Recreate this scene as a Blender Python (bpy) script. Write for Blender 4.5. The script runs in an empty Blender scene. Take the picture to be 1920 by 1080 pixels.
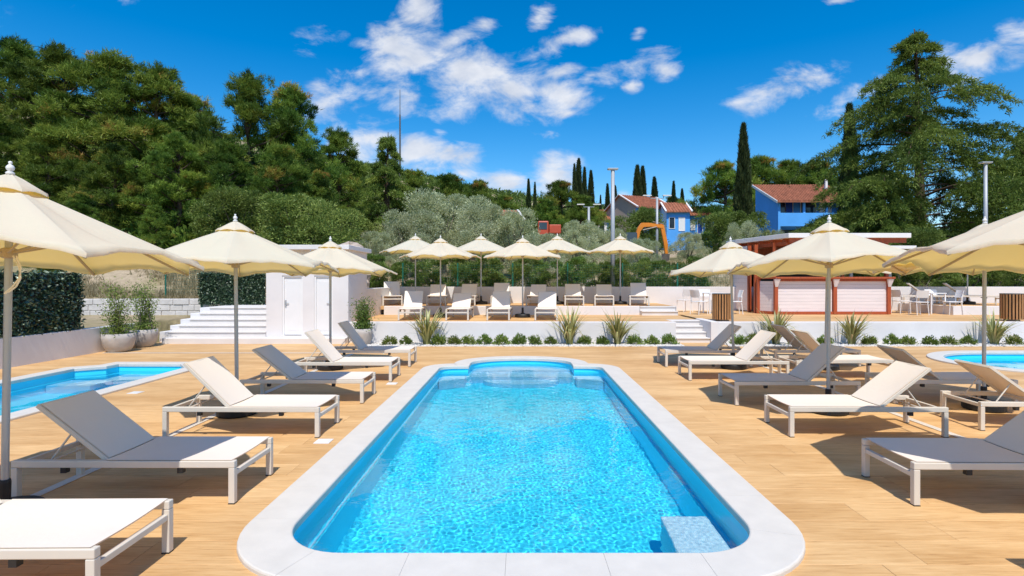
import bpy, math, random
import numpy as np
from mathutils import Vector, Matrix, geometry

sc = bpy.context.scene
C = sc.collection
PI = math.pi
R = math.radians

# ------------------------------------------------------------------ camera, sky, sun, exposure
EYE = 1.8
FOC, VPX, HZ = 1040.0, 977.0, 525.0           # focal length and horizon in pixels of the 1920 px photograph
cam = bpy.data.objects.new('camera', bpy.data.cameras.new('camera'))
C.objects.link(cam)
sc.camera = cam
cam.location = (0, 0, EYE)
cam.rotation_euler = (PI / 2, 0, 0)
cam.data.sensor_width = 36
cam.data.lens = 36 * FOC / 1920
cam.data.shift_x = -(VPX - 960) / 1920
cam.data.shift_y = -(540 - HZ) / 1920
cam.data.clip_start = 0.1
cam.data.clip_end = 3000

SUN_TRAVEL = Vector((-0.05, 0.55, -1.0)).normalized()
sun = bpy.data.objects.new('sun', bpy.data.lights.new('sun', 'SUN'))
C.objects.link(sun)
sun.rotation_euler = SUN_TRAVEL.to_track_quat('-Z', 'Y').to_euler()
sun.data.energy = 3.1
sun.data.angle = R(0.53)
sun.data.color = (1.0, 0.955, 0.88)
sun.data.cycles.is_caustics_light = True

world = bpy.data.worlds.new('World')
sc.world = world
world.use_nodes = True
SKY_STRENGTH = 0.15

def build_world():
    nt = world.node_tree
    nt.nodes.clear()
    N, L = nt.nodes.new, nt.links.new
    out = N('ShaderNodeOutputWorld')
    sky = N('ShaderNodeTexSky')
    sky.sky_type = 'NISHITA'
    sky.sun_disc = False
    sky.sun_elevation = math.asin(-SUN_TRAVEL.z)
    sky.sun_rotation = PI + math.atan2(SUN_TRAVEL.x, SUN_TRAVEL.y)
    sky.altitude = 50
    sky.air_density = 1.0
    sky.dust_density = 0.25
    sky.ozone_density = 3.0
    hs = N('ShaderNodeHueSaturation')
    hs.inputs['Saturation'].default_value = 1.5
    hs.inputs['Value'].default_value = 0.75
    L(sky.outputs[0], hs.inputs['Color'])
    bg = N('ShaderNodeBackground')
    bg.inputs[1].default_value = SKY_STRENGTH
    L(hs.outputs[0], bg.inputs[0])
    # clouds: soft puffs given by direction on the sky (u = x/y, v = z/y), broken up by noise
    tc = N('ShaderNodeTexCoord')
    sp = N('ShaderNodeSeparateXYZ')
    L(tc.outputs['Generated'], sp.inputs[0])
    def math_(op, a, b=None, clamp=False):
        n = N('ShaderNodeMath'); n.operation = op; n.use_clamp = clamp
        for i, v in enumerate((a, b)):
            if v is None: continue
            if isinstance(v, (int, float)): n.inputs[i].default_value = v
            else: L(v, n.inputs[i])
        return n.outputs[0]
    yy = math_('MAXIMUM', math_('ABSOLUTE', sp.outputs['Y']), 0.08)   # the same cloud field continues behind the camera
    u = math_('DIVIDE', sp.outputs['X'], yy)
    v = math_('DIVIDE', sp.outputs['Z'], yy)
    cb = N('ShaderNodeCombineXYZ')
    L(u, cb.inputs[0]); L(v, cb.inputs[1])
    puffs = [  # px, py, half width, half height, tilt (deg, up to the right), weight
        (775, 112, 105, 62, -20, 1), (850, 150, 150, 72, 6, 1), (960, 172, 120, 52, -4, 1), (1035, 180, 75, 42, -12, 1),
        (1068, 212, 38, 14, 0, .9), (610, 74, 62, 26, 8, .8), (682, 84, 44, 18, -6, .75), (786, 26, 40, 44, 55, .75),
        (742, 60, 24, 40, 20, .6), (846, 78, 80, 22, 22, .7), (906, 48, 34, 20, 0, .7), (1010, 32, 36, 24, 30, .8),
        (1012, 98, 60, 24, 24, .9), (1072, 68, 60, 20, 14, .8), (1050, 138, 46, 18, 12, .8), (1180, 122, 74, 26, 18, .85),
        (1246, 128, 42, 22, -10, .85), (1102, 146, 26, 14, 30, .6), (1184, 160, 18, 14, 0, .7), (610, 196, 62, 40, 20, 1),
        (665, 136, 46, 18, 6, .6), (700, 265, 110, 44, -6, 1), (790, 288, 110, 36, -8, 1), (868, 294, 48, 22, 8, .9),
        (828, 248, 22, 9, 0, .6), (866, 326, 36, 14, 0, .8), (958, 346, 76, 28, 0, 1), (1030, 334, 62, 40, 10, 1),
        (1480, 168, 100, 38, 14, .95), (1395, 188, 52, 16, 12, .7), (1610, 178, 90, 32, 16, .8), (1840, 102, 150, 38, 18, .9),
        (1930, 70, 80, 26, 22, .8), (1560, 4, 44, 12, 12, .7), (1500, 220, 24, 9, 16, .5), (1180, 378, 60, 18, 0, .7),
        (1022, 252, 26, 8, 0, .5), (1198, 60, 12, 22, -20, .5), (350, -40, 160, 26, 12, .7), (-180, 60, 150, 40, 10, .8),
        (2150, 190, 180, 40, 12, .9), (1250, -120, 260, 40, 10, .8)]
    acc = None
    for px, py, hw, hh, tilt, wt in puffs:
        mp = N('ShaderNodeMapping'); mp.vector_type = 'TEXTURE'
        mp.inputs['Location'].default_value = ((px - VPX) / FOC, (HZ - py) / FOC, 0)
        mp.inputs['Rotation'].default_value = (0, 0, R(tilt))
        mp.inputs['Scale'].default_value = (hw * 1.45 / FOC, hh * 1.45 / FOC, 1)
        L(cb.outputs[0], mp.inputs[0])
        gr = N('ShaderNodeTexGradient'); gr.gradient_type = 'SPHERICAL'
        L(mp.outputs[0], gr.inputs[0])
        g = math_('MULTIPLY', gr.outputs['Fac'], wt)
        acc = g if acc is None else math_('MAXIMUM', acc, g)
    nz = N('ShaderNodeTexNoise'); nz.inputs['Scale'].default_value = 9.0; nz.inputs['Detail'].default_value = 9
    nz.inputs['Roughness'].default_value = 0.60; nz.inputs['Distortion'].default_value = 0.35
    mpn = N('ShaderNodeMapping'); mpn.inputs['Scale'].default_value = (1.0, 1.7, 1)
    mpn.inputs['Rotation'].default_value = (0, 0, R(-14))
    L(cb.outputs[0], mpn.inputs[0]); L(mpn.outputs[0], nz.inputs['Vector'])
    d = math_('ADD', acc, math_('MULTIPLY', math_('SUBTRACT', nz.outputs['Fac'], 0.5), 2.7))
    mr = N('ShaderNodeMapRange'); mr.interpolation_type = 'SMOOTHSTEP'
    mr.inputs['From Min'].default_value = 0.20; mr.inputs['From Max'].default_value = 1.0
    L(d, mr.inputs['Value'])
    gate = math_('MULTIPLY', mr.outputs[0], math_('GREATER_THAN', acc, 0.004))
    soft = N('ShaderNodeMapRange'); soft.inputs['From Min'].default_value = 0.0; soft.inputs['From Max'].default_value = 0.22
    L(acc, soft.inputs['Value'])
    alpha = math_('MULTIPLY', math_('MULTIPLY', gate, soft.outputs[0]), 0.93, True)
    nz2 = N('ShaderNodeTexNoise'); nz2.inputs['Scale'].default_value = 14.0; nz2.inputs['Detail'].default_value = 5
    L(mpn.outputs[0], nz2.inputs['Vector'])
    cr = N('ShaderNodeValToRGB')
    cr.color_ramp.elements[0].position = 0.3; cr.color_ramp.elements[0].color = (0.60, 0.66, 0.78, 1)
    cr.color_ramp.elements[1].position = 0.62; cr.color_ramp.elements[1].color = (0.88, 0.90, 0.95, 1)
    L(nz2.outputs['Fac'], cr.inputs[0])
    bgc = N('ShaderNodeBackground'); bgc.inputs[1].default_value = 0.66
    L(cr.outputs[0], bgc.inputs[0])
    mx = N('ShaderNodeMixShader')
    L(alpha, mx.inputs[0]); L(bg.outputs[0], mx.inputs[1]); L(bgc.outputs[0], mx.inputs[2])
    L(mx.outputs[0], out.inputs[0])
build_world()

sc.view_settings.view_transform = 'Standard'
sc.view_settings.look = 'None'
sc.view_settings.exposure = 0.60
sc.view_settings.gamma = 1.0
sc.cycles.use_denoising = True
sc.cycles.max_bounces = 14
sc.cycles.diffuse_bounces = 8
sc.cycles.transmission_bounces = 12
sc.cycles.transparent_max_bounces = 8
sc.cycles.caustics_refractive = True
sc.cycles.caustics_reflective = False
sc.cycles.sample_clamp_indirect = 14.0
sc.cycles.use_adaptive_sampling = False

# ------------------------------------------------------------------ helpers
def PX(px, Y):                    # world X of a photo column at depth Y
    return (px - VPX) * Y / FOC
def PZ(py, Y):                    # world Z of a photo row at depth Y
    return EYE + (HZ - py) * Y / FOC
def GY(py, z=0.0):                # depth of a point of height z seen at photo row py
    return FOC * (EYE - z) / (py - HZ)

class MB:
    def __init__(s): s.v, s.f = [], []
    def add(s, V, F):
        b = len(s.v); s.v += [tuple(p) for p in V]; s.f += [tuple(b + i for i in f) for f in F]; return s
    def box(s, x0, x1, y0, y1, z0, z1):
        return s.add([(x, y, z) for z in (z0, z1) for y in (y0, y1) for x in (x0, x1)],
                     [(0, 2, 3, 1), (4, 5, 7, 6), (0, 1, 5, 4), (2, 6, 7, 3), (0, 4, 6, 2), (1, 3, 7, 5)])
    def bar(s, p0, p1, w, h, up=(0, 0, 1)):
        p0, p1 = Vector(p0), Vector(p1); d = (p1 - p0).normalized(); up = Vector(up)
        if abs(d.dot(up)) > .98: up = Vector((0, 1, 0))
        a = d.cross(up).normalized(); b = a.cross(d).normalized()
        V = [p + a * i * w / 2 + b * j * h / 2 for p in (p0, p1) for i, j in ((-1, -1), (1, -1), (1, 1), (-1, 1))]
        return s.add(V, [(0, 1, 2, 3), (7, 6, 5, 4), (0, 4, 5, 1), (1, 5, 6, 2), (2, 6, 7, 3), (3, 7, 4, 0)])
    def tube(s, p0, p1, r0, r1=None, n=10, caps=True):
        r1 = r0 if r1 is None else r1
        p0, p1 = Vector(p0), Vector(p1); d = (p1 - p0).normalized()
        up = Vector((0, 0, 1)) if abs(d.z) < .95 else Vector((0, 1, 0))
        a = d.cross(up).normalized(); b = a.cross(d).normalized()
        V = [p + (a * math.cos(2 * PI * k / n) + b * math.sin(2 * PI * k / n)) * r for p, r in ((p0, r0), (p1, r1)) for k in range(n)]
        F = [(k, n + k, n + (k + 1) % n, (k + 1) % n) for k in range(n)]
        if caps: F += [tuple(range(n)), tuple(reversed(range(n, 2 * n)))]
        return s.add(V, F)
    def path(s, pts, r, n=6):
        for a, b in zip(pts[:-1], pts[1:]): s.tube(a, b, r, n=n)
        return s
    def lathe(s, prof, n=24, cx=0, cy=0):
        V = [(cx + r * math.cos(2 * PI * k / n), cy + r * math.sin(2 * PI * k / n), z) for r, z in prof for k in range(n)]
        F = [(i * n + k, i * n + (k + 1) % n, (i + 1) * n + (k + 1) % n, (i + 1) * n + k) for i in range(len(prof) - 1) for k in range(n)]
        F += [tuple(reversed(range(n))), tuple(range((len(prof) - 1) * n, len(prof) * n))]
        return s.add(V, F)
    def prism(s, poly, z0, z1):
        n = len(poly)
        V = [(x, y, z0) for x, y in poly] + [(x, y, z1) for x, y in poly]
        F = [tuple(reversed(range(n))), tuple(range(n, 2 * n))] + [(k, (k + 1) % n, n + (k + 1) % n, n + k) for k in range(n)]
        return s.add(V, F)
    def extr(s, poly, x0, x1):        # polygon in (y, z) pulled along x
        n = len(poly)
        V = [(x0, y, z) for y, z in poly] + [(x1, y, z) for y, z in poly]
        F = [tuple(reversed(range(n))), tuple(range(n, 2 * n))] + [(k, (k + 1) % n, n + (k + 1) % n, n + k) for k in range(n)]
        return s.add(V, F)
    def mesh(s, name, mat, smooth=False):
        me = bpy.data.meshes.new(name); me.from_pydata(s.v, [], s.f)
        if mat: me.materials.append(mat)
        if smooth: me.polygons.foreach_set('use_smooth', [True] * len(me.polygons))
        return me
    def build(s, name, mat, parent=None, smooth=False, loc=None, bevel=0):
        return link(name, s.mesh(name, mat, smooth), parent, loc, bevel)

def link(name, me, parent=None, loc=None, bevel=0):
    o = bpy.data.objects.new(name, me); C.objects.link(o)
    if parent: o.parent = parent
    if loc is not None: o.location = loc
    if bevel:
        m = o.modifiers.new('bevel', 'BEVEL'); m.width = bevel; m.segments = 2; m.limit_method = 'ANGLE'; m.angle_limit = R(40)
    return o
def tag(o, label=None, cat=None, group=None, kind=None):
    if label: o['label'] = label
    if cat: o['category'] = cat
    if group: o['group'] = group
    if kind: o['kind'] = kind
    return o
def thing(name, label, cat, loc=(0, 0, 0), rz=0, group=None):
    o = bpy.data.objects.new(name, None); C.objects.link(o)
    o.location = loc; o.rotation_euler = (0, 0, rz); o.empty_display_size = .2
    return tag(o, label, cat, group)
def copy_tree(o, parent=None):
    c = o.copy(); C.objects.link(c); c.parent = parent
    for ch in list(o.children): copy_tree(ch, c)
    return c
ORD = ['first', 'second', 'third', 'fourth', 'fifth', 'sixth', 'seventh', 'eighth', 'ninth', 'tenth', 'eleventh', 'twelfth',
       'thirteenth', 'fourteenth', 'fifteenth', 'sixteenth', 'seventeenth', 'eighteenth', 'nineteenth', 'twentieth']

# ------------------------------------------------------------------ materials
def new_mat(name):
    m = bpy.data.materials.new(name); m.use_nodes = True
    return m, m.node_tree, m.node_tree.nodes['Principled BSDF']
def rgb(c): return (c[0], c[1], c[2], 1)
def surf(name, c, rough=.6, var=.10, scale=3.0, bump=0.0, bscale=60.0, spec=.5, metal=0.0, stretch=(1, 1, 1), c2=None, bdist=.01):
    """plain surface: base colour mottled by world-space noise, fine bump"""
    m, nt, p = new_mat(name); N, L = nt.nodes.new, nt.links.new
    g = N('ShaderNodeNewGeometry'); mp = N('ShaderNodeMapping'); mp.inputs['Scale'].default_value = stretch
    L(g.outputs['Position'], mp.inputs[0])
    nz = N('ShaderNodeTexNoise'); nz.inputs['Scale'].default_value = scale; nz.inputs['Detail'].default_value = 6; nz.inputs['Roughness'].default_value = .6
    L(mp.outputs[0], nz.inputs['Vector'])
    mx = N('ShaderNodeMix'); mx.data_type = 'RGBA'
    lo = tuple(x * (1 - var) for x in c); hi = c2 or tuple(min(1, x * (1 + var)) for x in c)
    mx.inputs['A'].default_value = rgb(lo); mx.inputs['B'].default_value = rgb(hi)
    mr = N('ShaderNodeMapRange'); mr.inputs['From Min'].default_value = .3; mr.inputs['From Max'].default_value = .7
    L(nz.outputs['Fac'], mr.inputs['Value']); L(mr.outputs[0], mx.inputs['Factor'])
    L(mx.outputs['Result'], p.inputs['Base Color'])
    p.inputs['Roughness'].default_value = rough; p.inputs['Specular IOR Level'].default_value = spec; p.inputs['Metallic'].default_value = metal
    if bump:
        n2 = N('ShaderNodeTexNoise'); n2.inputs['Scale'].default_value = bscale; n2.inputs['Detail'].default_value = 5
        L(mp.outputs[0], n2.inputs['Vector'])
        b = N('ShaderNodeBump'); b.inputs['Strength'].default_value = bump; b.inputs['Distance'].default_value = bdist
        L(n2.outputs['Fac'], b.inputs['Height']); L(b.outputs[0], p.inputs['Normal'])
    return m

def deck_mat():
    m, nt, p = new_mat('stamped_wood_deck'); N, L = nt.nodes.new, nt.links.new
    g = N('ShaderNodeNewGeometry'); oi = N('ShaderNodeObjectInfo')
    # every plank has its own grain: shift the pattern by the object's random number
    sh = N('ShaderNodeVectorMath'); sh.operation = 'SCALE'; sh.inputs[0].default_value = (37, 11, 0)
    L(oi.outputs['Random'], sh.inputs['Scale'])
    ad = N('ShaderNodeVectorMath'); L(g.outputs['Position'], ad.inputs[0]); L(sh.outputs[0], ad.inputs[1])
    mp = N('ShaderNodeMapping'); mp.inputs['Scale'].default_value = (2.0, 34, 1); L(ad.outputs[0], mp.inputs[0])
    n1 = N('ShaderNodeTexNoise'); n1.inputs['Scale'].default_value = 1.6; n1.inputs['Detail'].default_value = 8; n1.inputs['Roughness'].default_value = .68; n1.inputs['Distortion'].default_value = .5
    L(mp.outputs[0], n1.inputs['Vector'])
    mp2 = N('ShaderNodeMapping'); mp2.inputs['Scale'].default_value = (.35, 1.3, 1); L(ad.outputs[0], mp2.inputs[0])
    n2 = N('ShaderNodeTexNoise'); n2.inputs['Scale'].default_value = 1.5; n2.inputs['Detail'].default_value = 5; n2.inputs['Roughness'].default_value = .6
    L(mp2.outputs[0], n2.inputs['Vector'])
    cr = N('ShaderNodeValToRGB'); e = cr.color_ramp.elements
    e[0].position = .27; e[0].color = (.33, .165, .060, 1); e[1].position = .76; e[1].color = (.735, .49, .245, 1)
    k = e.new(.40); k.color = (.575, .345, .148, 1); k = e.new(.55); k.color = (.66, .42, .193, 1)
    L(n1.outputs['Fac'], cr.inputs[0])
    cr2 = N('ShaderNodeValToRGB'); e = cr2.color_ramp.elements
    e[0].position = .34; e[0].color = (.84, .76, .66, 1); e[1].position = .66; e[1].color = (1.12, 1.14, 1.18, 1)
    L(n2.outputs['Fac'], cr2.inputs[0])
    mx = N('ShaderNodeMix'); mx.data_type = 'RGBA'; mx.blend_type = 'MULTIPLY'; mx.inputs['Factor'].default_value = 1
    L(cr.outputs[0], mx.inputs['A']); L(cr2.outputs[0], mx.inputs['B'])
    # joints of the far paving, where the planks are too small to be pieces
    L(mx.outputs['Result'], p.inputs['Base Color'])
    p.inputs['Roughness'].default_value = .62; p.inputs['Specular IOR Level'].default_value = .35
    b = N('ShaderNodeBump'); b.inputs['Strength'].default_value = .35; b.inputs['Distance'].default_value = .006
    L(n1.outputs['Fac'], b.inputs['Height']); L(b.outputs[0], p.inputs['Normal'])
    return m

def cloth_mat(name, c, ct, tr, weave=900, rough=.8):
    m, nt, p = new_mat(name); N, L = nt.nodes.new, nt.links.new
    g = N('ShaderNodeNewGeometry')
    nz = N('ShaderNodeTexNoise'); nz.inputs['Scale'].default_value = 2.2; nz.inputs['Detail'].default_value = 5; L(g.outputs['Position'], nz.inputs['Vector'])
    mx = N('ShaderNodeMix'); mx.data_type = 'RGBA'; mx.inputs['A'].default_value = rgb([x * .94 for x in c]); mx.inputs['B'].default_value = rgb([min(1, x * 1.04) for x in c])
    L(nz.outputs['Fac'], mx.inputs['Factor'])
    L(mx.outputs['Result'], p.inputs['Base Color']); p.inputs['Roughness'].default_value = rough; p.inputs['Specular IOR Level'].default_value = .25
    n2 = N('ShaderNodeTexNoise'); n2.inputs['Scale'].default_value = 26; n2.inputs['Detail'].default_value = 4; L(g.outputs['Position'], n2.inputs['Vector'])
    b = N('ShaderNodeBump'); b.inputs['Strength'].default_value = .22; b.inputs['Distance'].default_value = .012; L(n2.outputs['Fac'], b.inputs['Height']); L(b.outputs[0], p.inputs['Normal'])
    t = N('ShaderNodeBsdfTranslucent'); t.inputs[0].default_value = rgb(ct)
    ms = N('ShaderNodeMixShader'); ms.inputs[0].default_value = tr
    L(p.outputs[0], ms.inputs[1]); L(t.outputs[0], ms.inputs[2]); L(ms.outputs[0], nt.nodes['Material Output'].inputs[0])
    return m

def leaf_mat(name, ramp, tr=.28, gloss=.06, hue=.012, val=.25):
    """foliage: the colour of each leaf comes from its own 'tint' value, each plant shifts a little"""
    m, nt, p = new_mat(name); N, L = nt.nodes.new, nt.links.new
    nt.nodes.remove(p)
    at = N('ShaderNodeAttribute'); at.attribute_name = 'tint'
    cr = N('ShaderNodeValToRGB'); e = cr.color_ramp.elements
    while len(e) < len(ramp): e.new(.5)
    for el, (pos, c) in zip(e, ramp): el.position = pos; el.color = rgb(c)
    L(at.outputs['Fac'], cr.inputs[0])
    oi = N('ShaderNodeObjectInfo'); hs = N('ShaderNodeHueSaturation')
    mr = N('ShaderNodeMapRange'); mr.inputs['To Min'].default_value = .5 - hue; mr.inputs['To Max'].default_value = .5 + hue; L(oi.outputs['Random'], mr.inputs['Value'])
    ml = N('ShaderNodeMath'); ml.operation = 'MULTIPLY'; ml.inputs[1].default_value = 7.31; L(oi.outputs['Random'], ml.inputs[0])
    fr = N('ShaderNodeMath'); fr.operation = 'FRACT'; L(ml.outputs[0], fr.inputs[0])
    mv = N('ShaderNodeMapRange'); mv.inputs['To Min'].default_value = 1 - val; mv.inputs['To Max'].default_value = 1 + val; L(fr.outputs[0], mv.inputs['Value'])
    L(mr.outputs[0], hs.inputs['Hue']); L(mv.outputs[0], hs.inputs['Value']); L(cr.outputs[0], hs.inputs['Color'])
    d = N('ShaderNodeBsdfDiffuse'); t = N('ShaderNodeBsdfTranslucent'); gl = N('ShaderNodeBsdfGlossy'); gl.inputs['Roughness'].default_value = .45
    gl.inputs[0].default_value = (.8, .85, .8, 1)
    L(hs.outputs[0], d.inputs[0]); L(hs.outputs[0], t.inputs[0])
    a = N('ShaderNodeMixShader'); a.inputs[0].default_value = tr; L(d.outputs[0], a.inputs[1]); L(t.outputs[0], a.inputs[2])
    b = N('ShaderNodeMixShader'); b.inputs[0].default_value = gloss; L(a.outputs[0], b.inputs[1]); L(gl.outputs[0], b.inputs[2])
    L(b.outputs[0], nt.nodes['Material Output'].inputs[0])
    return m

def water_mat():
    m, nt, p = new_mat('pool_water'); N, L = nt.nodes.new, nt.links.new
    nt.nodes.remove(p)
    g = N('ShaderNodeBsdfGlass'); g.inputs['IOR'].default_value = 1.33; g.inputs['Roughness'].default_value = 0; g.inputs[0].default_value = (.97, 1, 1, 1)
    L(g.outputs[0], nt.nodes['Material Output'].inputs[0])
    return m

M = {}
M['deck'] = deck_mat()
M['grout'] = surf('deck_joint', (.30, .17, .08), .9)
M['coping'] = surf('coping_stone', (.645, .60, .535), .55, .05, 5, .25, 180, .4)
M['white'] = surf('white_render', (.72, .69, .675), .85, .05, 1.3, .2, 90, .2)
M['white_step'] = surf('white_step', (.70, .66, .625), .8, .05, 2.0, .2, 120, .2)
M['basin'] = surf('blue_gelcoat', (.05, .765, .98), .35, .03, 1.0)
M['basin_light'] = surf('pale_blue_gelcoat', (.32, .74, .95), .4, .04, 1.0)
M['grip'] = surf('speckled_grip', (.30, .74, .92), .6, .15, 120, c2=(.86, .95, .97))
M['water'] = water_mat()
M['frame'] = surf('cream_lacquer', (.64, .585, .505), .42, .03, 4)
M['sling'] = cloth_mat('mesh_sling', (.86, .785, .70), (.74, .55, .33), .17)
M['canopy'] = cloth_mat('cream_canvas', (.865, .872, .725), (.86, .52, .085), .45)
M['pole'] = surf('grey_aluminium', (.42, .42, .42), .38, .05, 3, metal=.35)
M['rib'] = surf('beige_rib', (.42, .33, .22), .5, .06)
M['black'] = surf('black_rubber', (.012, .012, .013), .55, .2, 9)
M['finial'] = surf('white_finial', (.75, .73, .70), .4, .03)
M['cord'] = surf('white_cord', (.75, .70, .6), .7, .05)
M['pot'] = surf('grey_concrete_pot', (.44, .41, .38), .8, .10, 6, .25, 90, .2)
M['soil'] = surf('potting_soil', (.07, .045, .03), .95, .3, 20, .5, 40)
M['redwood'] = surf('red_brown_wood', (.38, .075, .02), .5, .25, 5, .2, 40, stretch=(6, 6, .6))
M['pinkwhite'] = surf('white_washed_plank', (.76, .68, .66), .7, .06, 3, .15, 60, stretch=(.5, 5, 5))
M['slat'] = surf('brown_slat', (.43, .20, .07), .55, .25, 4, .2, 50, stretch=(5, 5, .6))
M['plastic'] = surf('white_plastic', (.78, .77, .76), .35, .02)
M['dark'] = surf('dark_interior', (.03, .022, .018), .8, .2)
M['block'] = surf('limestone_block', (.60, .56, .52), .9, .12, 5, .6, 22, .2)
M['tanblock'] = surf('tan_block', (.55, .42, .31), .9, .14, 5, .6, 22, .2)
M['post'] = surf('galvanised_post', (.36, .38, .40), .5, .06, 3, metal=.2)
M['green'] = surf('green_fence_paint', (.01, .13, .085), .5, .1)
M['bluewall'] = surf('bright_blue_render', (.10, .38, .84), .85, .06, .6, .1, 30, .2)
M['bluedark'] = surf('deep_blue_shutter', (.015, .075, .40), .7, .06, .6)
M['tanwall'] = surf('tan_render', (.47, .36, .29), .9, .05, .5)
M['tile'] = surf('terracotta_roof', (.33, .125, .070), .85, .35, 1.4, .7, 9, .2, stretch=(3, 1, 1), bdist=.05)
M['houswhite'] = surf('white_trim', (.78, .76, .74), .8, .03)
M['glass'] = surf('dark_window_glass', (.035, .05, .07), .08, .3, .7)
M['bark'] = surf('bark', (.10, .07, .05), .95, .35, 6, .8, 14, .1, stretch=(1, 1, .25))
M['greybark'] = surf('grey_bark', (.19, .16, .13), .95, .3, 6, .8, 14, .1, stretch=(1, 1, .25))
M['stone'] = surf('white_gravel', (.66, .62, .57), .9, .25, 30)
M['orange'] = surf('excavator_orange', (.72, .22, .012), .45, .12, 2)
M['red'] = surf('faded_red_paint', (.50, .075, .03), .5, .15, 2)
M['steel'] = surf('worn_steel', (.16, .14, .12), .5, .3, 4, metal=.5)
M['rock'] = surf('pale_rock', (.44, .36, .30), .95, .2, 2, .8, 5, .1, bdist=.1)
M['drain'] = surf('drain_grating', (.66, .60, .52), .6, .08)

def soil_mat():
    m, nt, p = new_mat('dry_ground'); N, L = nt.nodes.new, nt.links.new
    g = N('ShaderNodeNewGeometry')
    a = N('ShaderNodeTexNoise'); a.inputs['Scale'].default_value = .22; a.inputs['Detail'].default_value = 8; L(g.outputs['Position'], a.inputs['Vector'])
    b = N('ShaderNodeTexNoise'); b.inputs['Scale'].default_value = 4; b.inputs['Detail'].default_value = 6; L(g.outputs['Position'], b.inputs['Vector'])
    cr = N('ShaderNodeValToRGB'); e = cr.color_ramp.elements
    e[0].position = .38; e[0].color = (.115, .115, .05, 1); e[1].position = .6; e[1].color = (.44, .345, .235, 1)
    k = e.new(.48); k.color = (.33, .27, .15, 1)
    L(a.outputs['Fac'], cr.inputs[0])
    mx = N('ShaderNodeMix'); mx.data_type = 'RGBA'; mx.blend_type = 'MULTIPLY'; mx.inputs['Factor'].default_value = .7
    c2 = N('ShaderNodeValToRGB'); c2.color_ramp.elements[0].position = .3; c2.color_ramp.elements[0].color = (.6, .6, .55, 1); c2.color_ramp.elements[1].position = .65
    L(b.outputs['Fac'], c2.inputs[0]); L(cr.outputs[0], mx.inputs['A']); L(c2.outputs[0], mx.inputs['B']); L(mx.outputs['Result'], p.inputs['Base Color'])
    p.inputs['Roughness'].default_value = .95; p.inputs['Specular IOR Level'].default_value = .1
    bp = N('ShaderNodeBump'); bp.inputs['Strength'].default_value = .8; bp.inputs['Distance'].default_value = .1; L(b.outputs['Fac'], bp.inputs['Height']); L(bp.outputs[0], p.inputs['Normal'])
    return m
M['ground'] = soil_mat()
M['pine'] = leaf_mat('pine_needles', [(0, (.020, .050, .010)), (.35, (.090, .158, .024)), (.75, (.225, .300, .045)), (.93, (.33, .34, .06)), (1, (.36, .21, .05))], tr=.34, gloss=.012)
M['cedar'] = leaf_mat('cedar_needles', [(0, (.045, .085, .020)), (.5, (.145, .215, .038)), (1, (.30, .36, .07))], tr=.38, gloss=.012, hue=.01, val=.1)
M['cypress'] = leaf_mat('cypress_scales', [(0, (.018, .034, .012)), (.6, (.048, .075, .024)), (1, (.10, .13, .04))], tr=.15, gloss=.02, hue=.015, val=.15)
M['olive'] = leaf_mat('olive_leaves', [(0, (.22, .25, .11)), (.5, (.46, .50, .27)), (.85, (.64, .66, .44)), (1, (.76, .77, .60))], tr=.42, gloss=.04, hue=.01, val=.12)
M['bush'] = leaf_mat('bush_leaves', [(0, (.06, .10, .02)), (.5, (.17, .245, .05)), (1, (.34, .40, .11))], tr=.36, gloss=.015, hue=.02, val=.2)
M['hedge'] = leaf_mat('artificial_ivy', [(0, (.010, .030, .013)), (.5, (.040, .095, .038)), (1, (.34, .42, .24))], tr=.12, gloss=.10, hue=.005, val=.05)
M['strap'] = leaf_mat('strap_leaves', [(0, (.10, .13, .04)), (.4, (.26, .27, .08)), (.8, (.48, .46, .18)), (1, (.40, .27, .12))], tr=.25, hue=.01, val=.08)
M['dry'] = leaf_mat('dry_grass', [(0, (.13, .12, .045)), (.5, (.34, .27, .13)), (1, (.52, .43, .26))], tr=.2, hue=.01, val=.1)

# ------------------------------------------------------------------ foliage tools (numpy)
def np_mesh(name, V, F, mat, tint=None, smooth=False):
    V = np.asarray(V, np.float32); F = np.asarray(F, np.int32); k = F.shape[1]
    me = bpy.data.meshes.new(name)
    me.vertices.add(len(V)); me.vertices.foreach_set('co', V.ravel())
    me.loops.add(F.size); me.loops.foreach_set('vertex_index', F.ravel())
    me.polygons.add(len(F)); me.polygons.foreach_set('loop_start', np.arange(0, F.size, k, dtype=np.int32))
    if smooth: me.polygons.foreach_set('use_smooth', np.ones(len(F), bool))
    if tint is not None:
        a = me.attributes.new('tint', 'FLOAT', 'POINT'); a.data.foreach_set('value', np.asarray(tint, np.float32))
    me.materials.append(mat); me.update(calc_edges=True)
    return me
def unit(a): return a / np.maximum(np.linalg.norm(a, axis=-1, keepdims=True), 1e-9)
def blades(P, D, Ln, W, rng, quad=False):
    """one slim leaf per base point: triangle (needle) or diamond (leaf)"""
    n = len(P); D = unit(D); S = unit(np.cross(D, rng.normal(size=(n, 3))))
    Ln = np.broadcast_to(Ln, (n,))[:, None]; W = np.broadcast_to(W, (n,))[:, None]
    if quad:
        mid = P + D * Ln * .45
        V = np.stack([P, mid + S * W / 2, P + D * Ln, mid - S * W / 2], 1).reshape(-1, 3)
        return V, np.arange(4 * n).reshape(n, 4), 4
    V = np.stack([P - S * W / 2, P + S * W / 2, P + D * Ln], 1).reshape(-1, 3)
    return V, np.arange(3 * n).reshape(n, 3), 3
def on_sphere(n, rng): return unit(rng.normal(size=(n, 3)))

def limb_mesh(name, mat, segs, n=7):
    mb = MB()
    for p0, p1, r0, r1 in segs: mb.tube(p0, p1, r0, r1, n=n, caps=False)
    return mb.mesh(name, mat, True)

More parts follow.
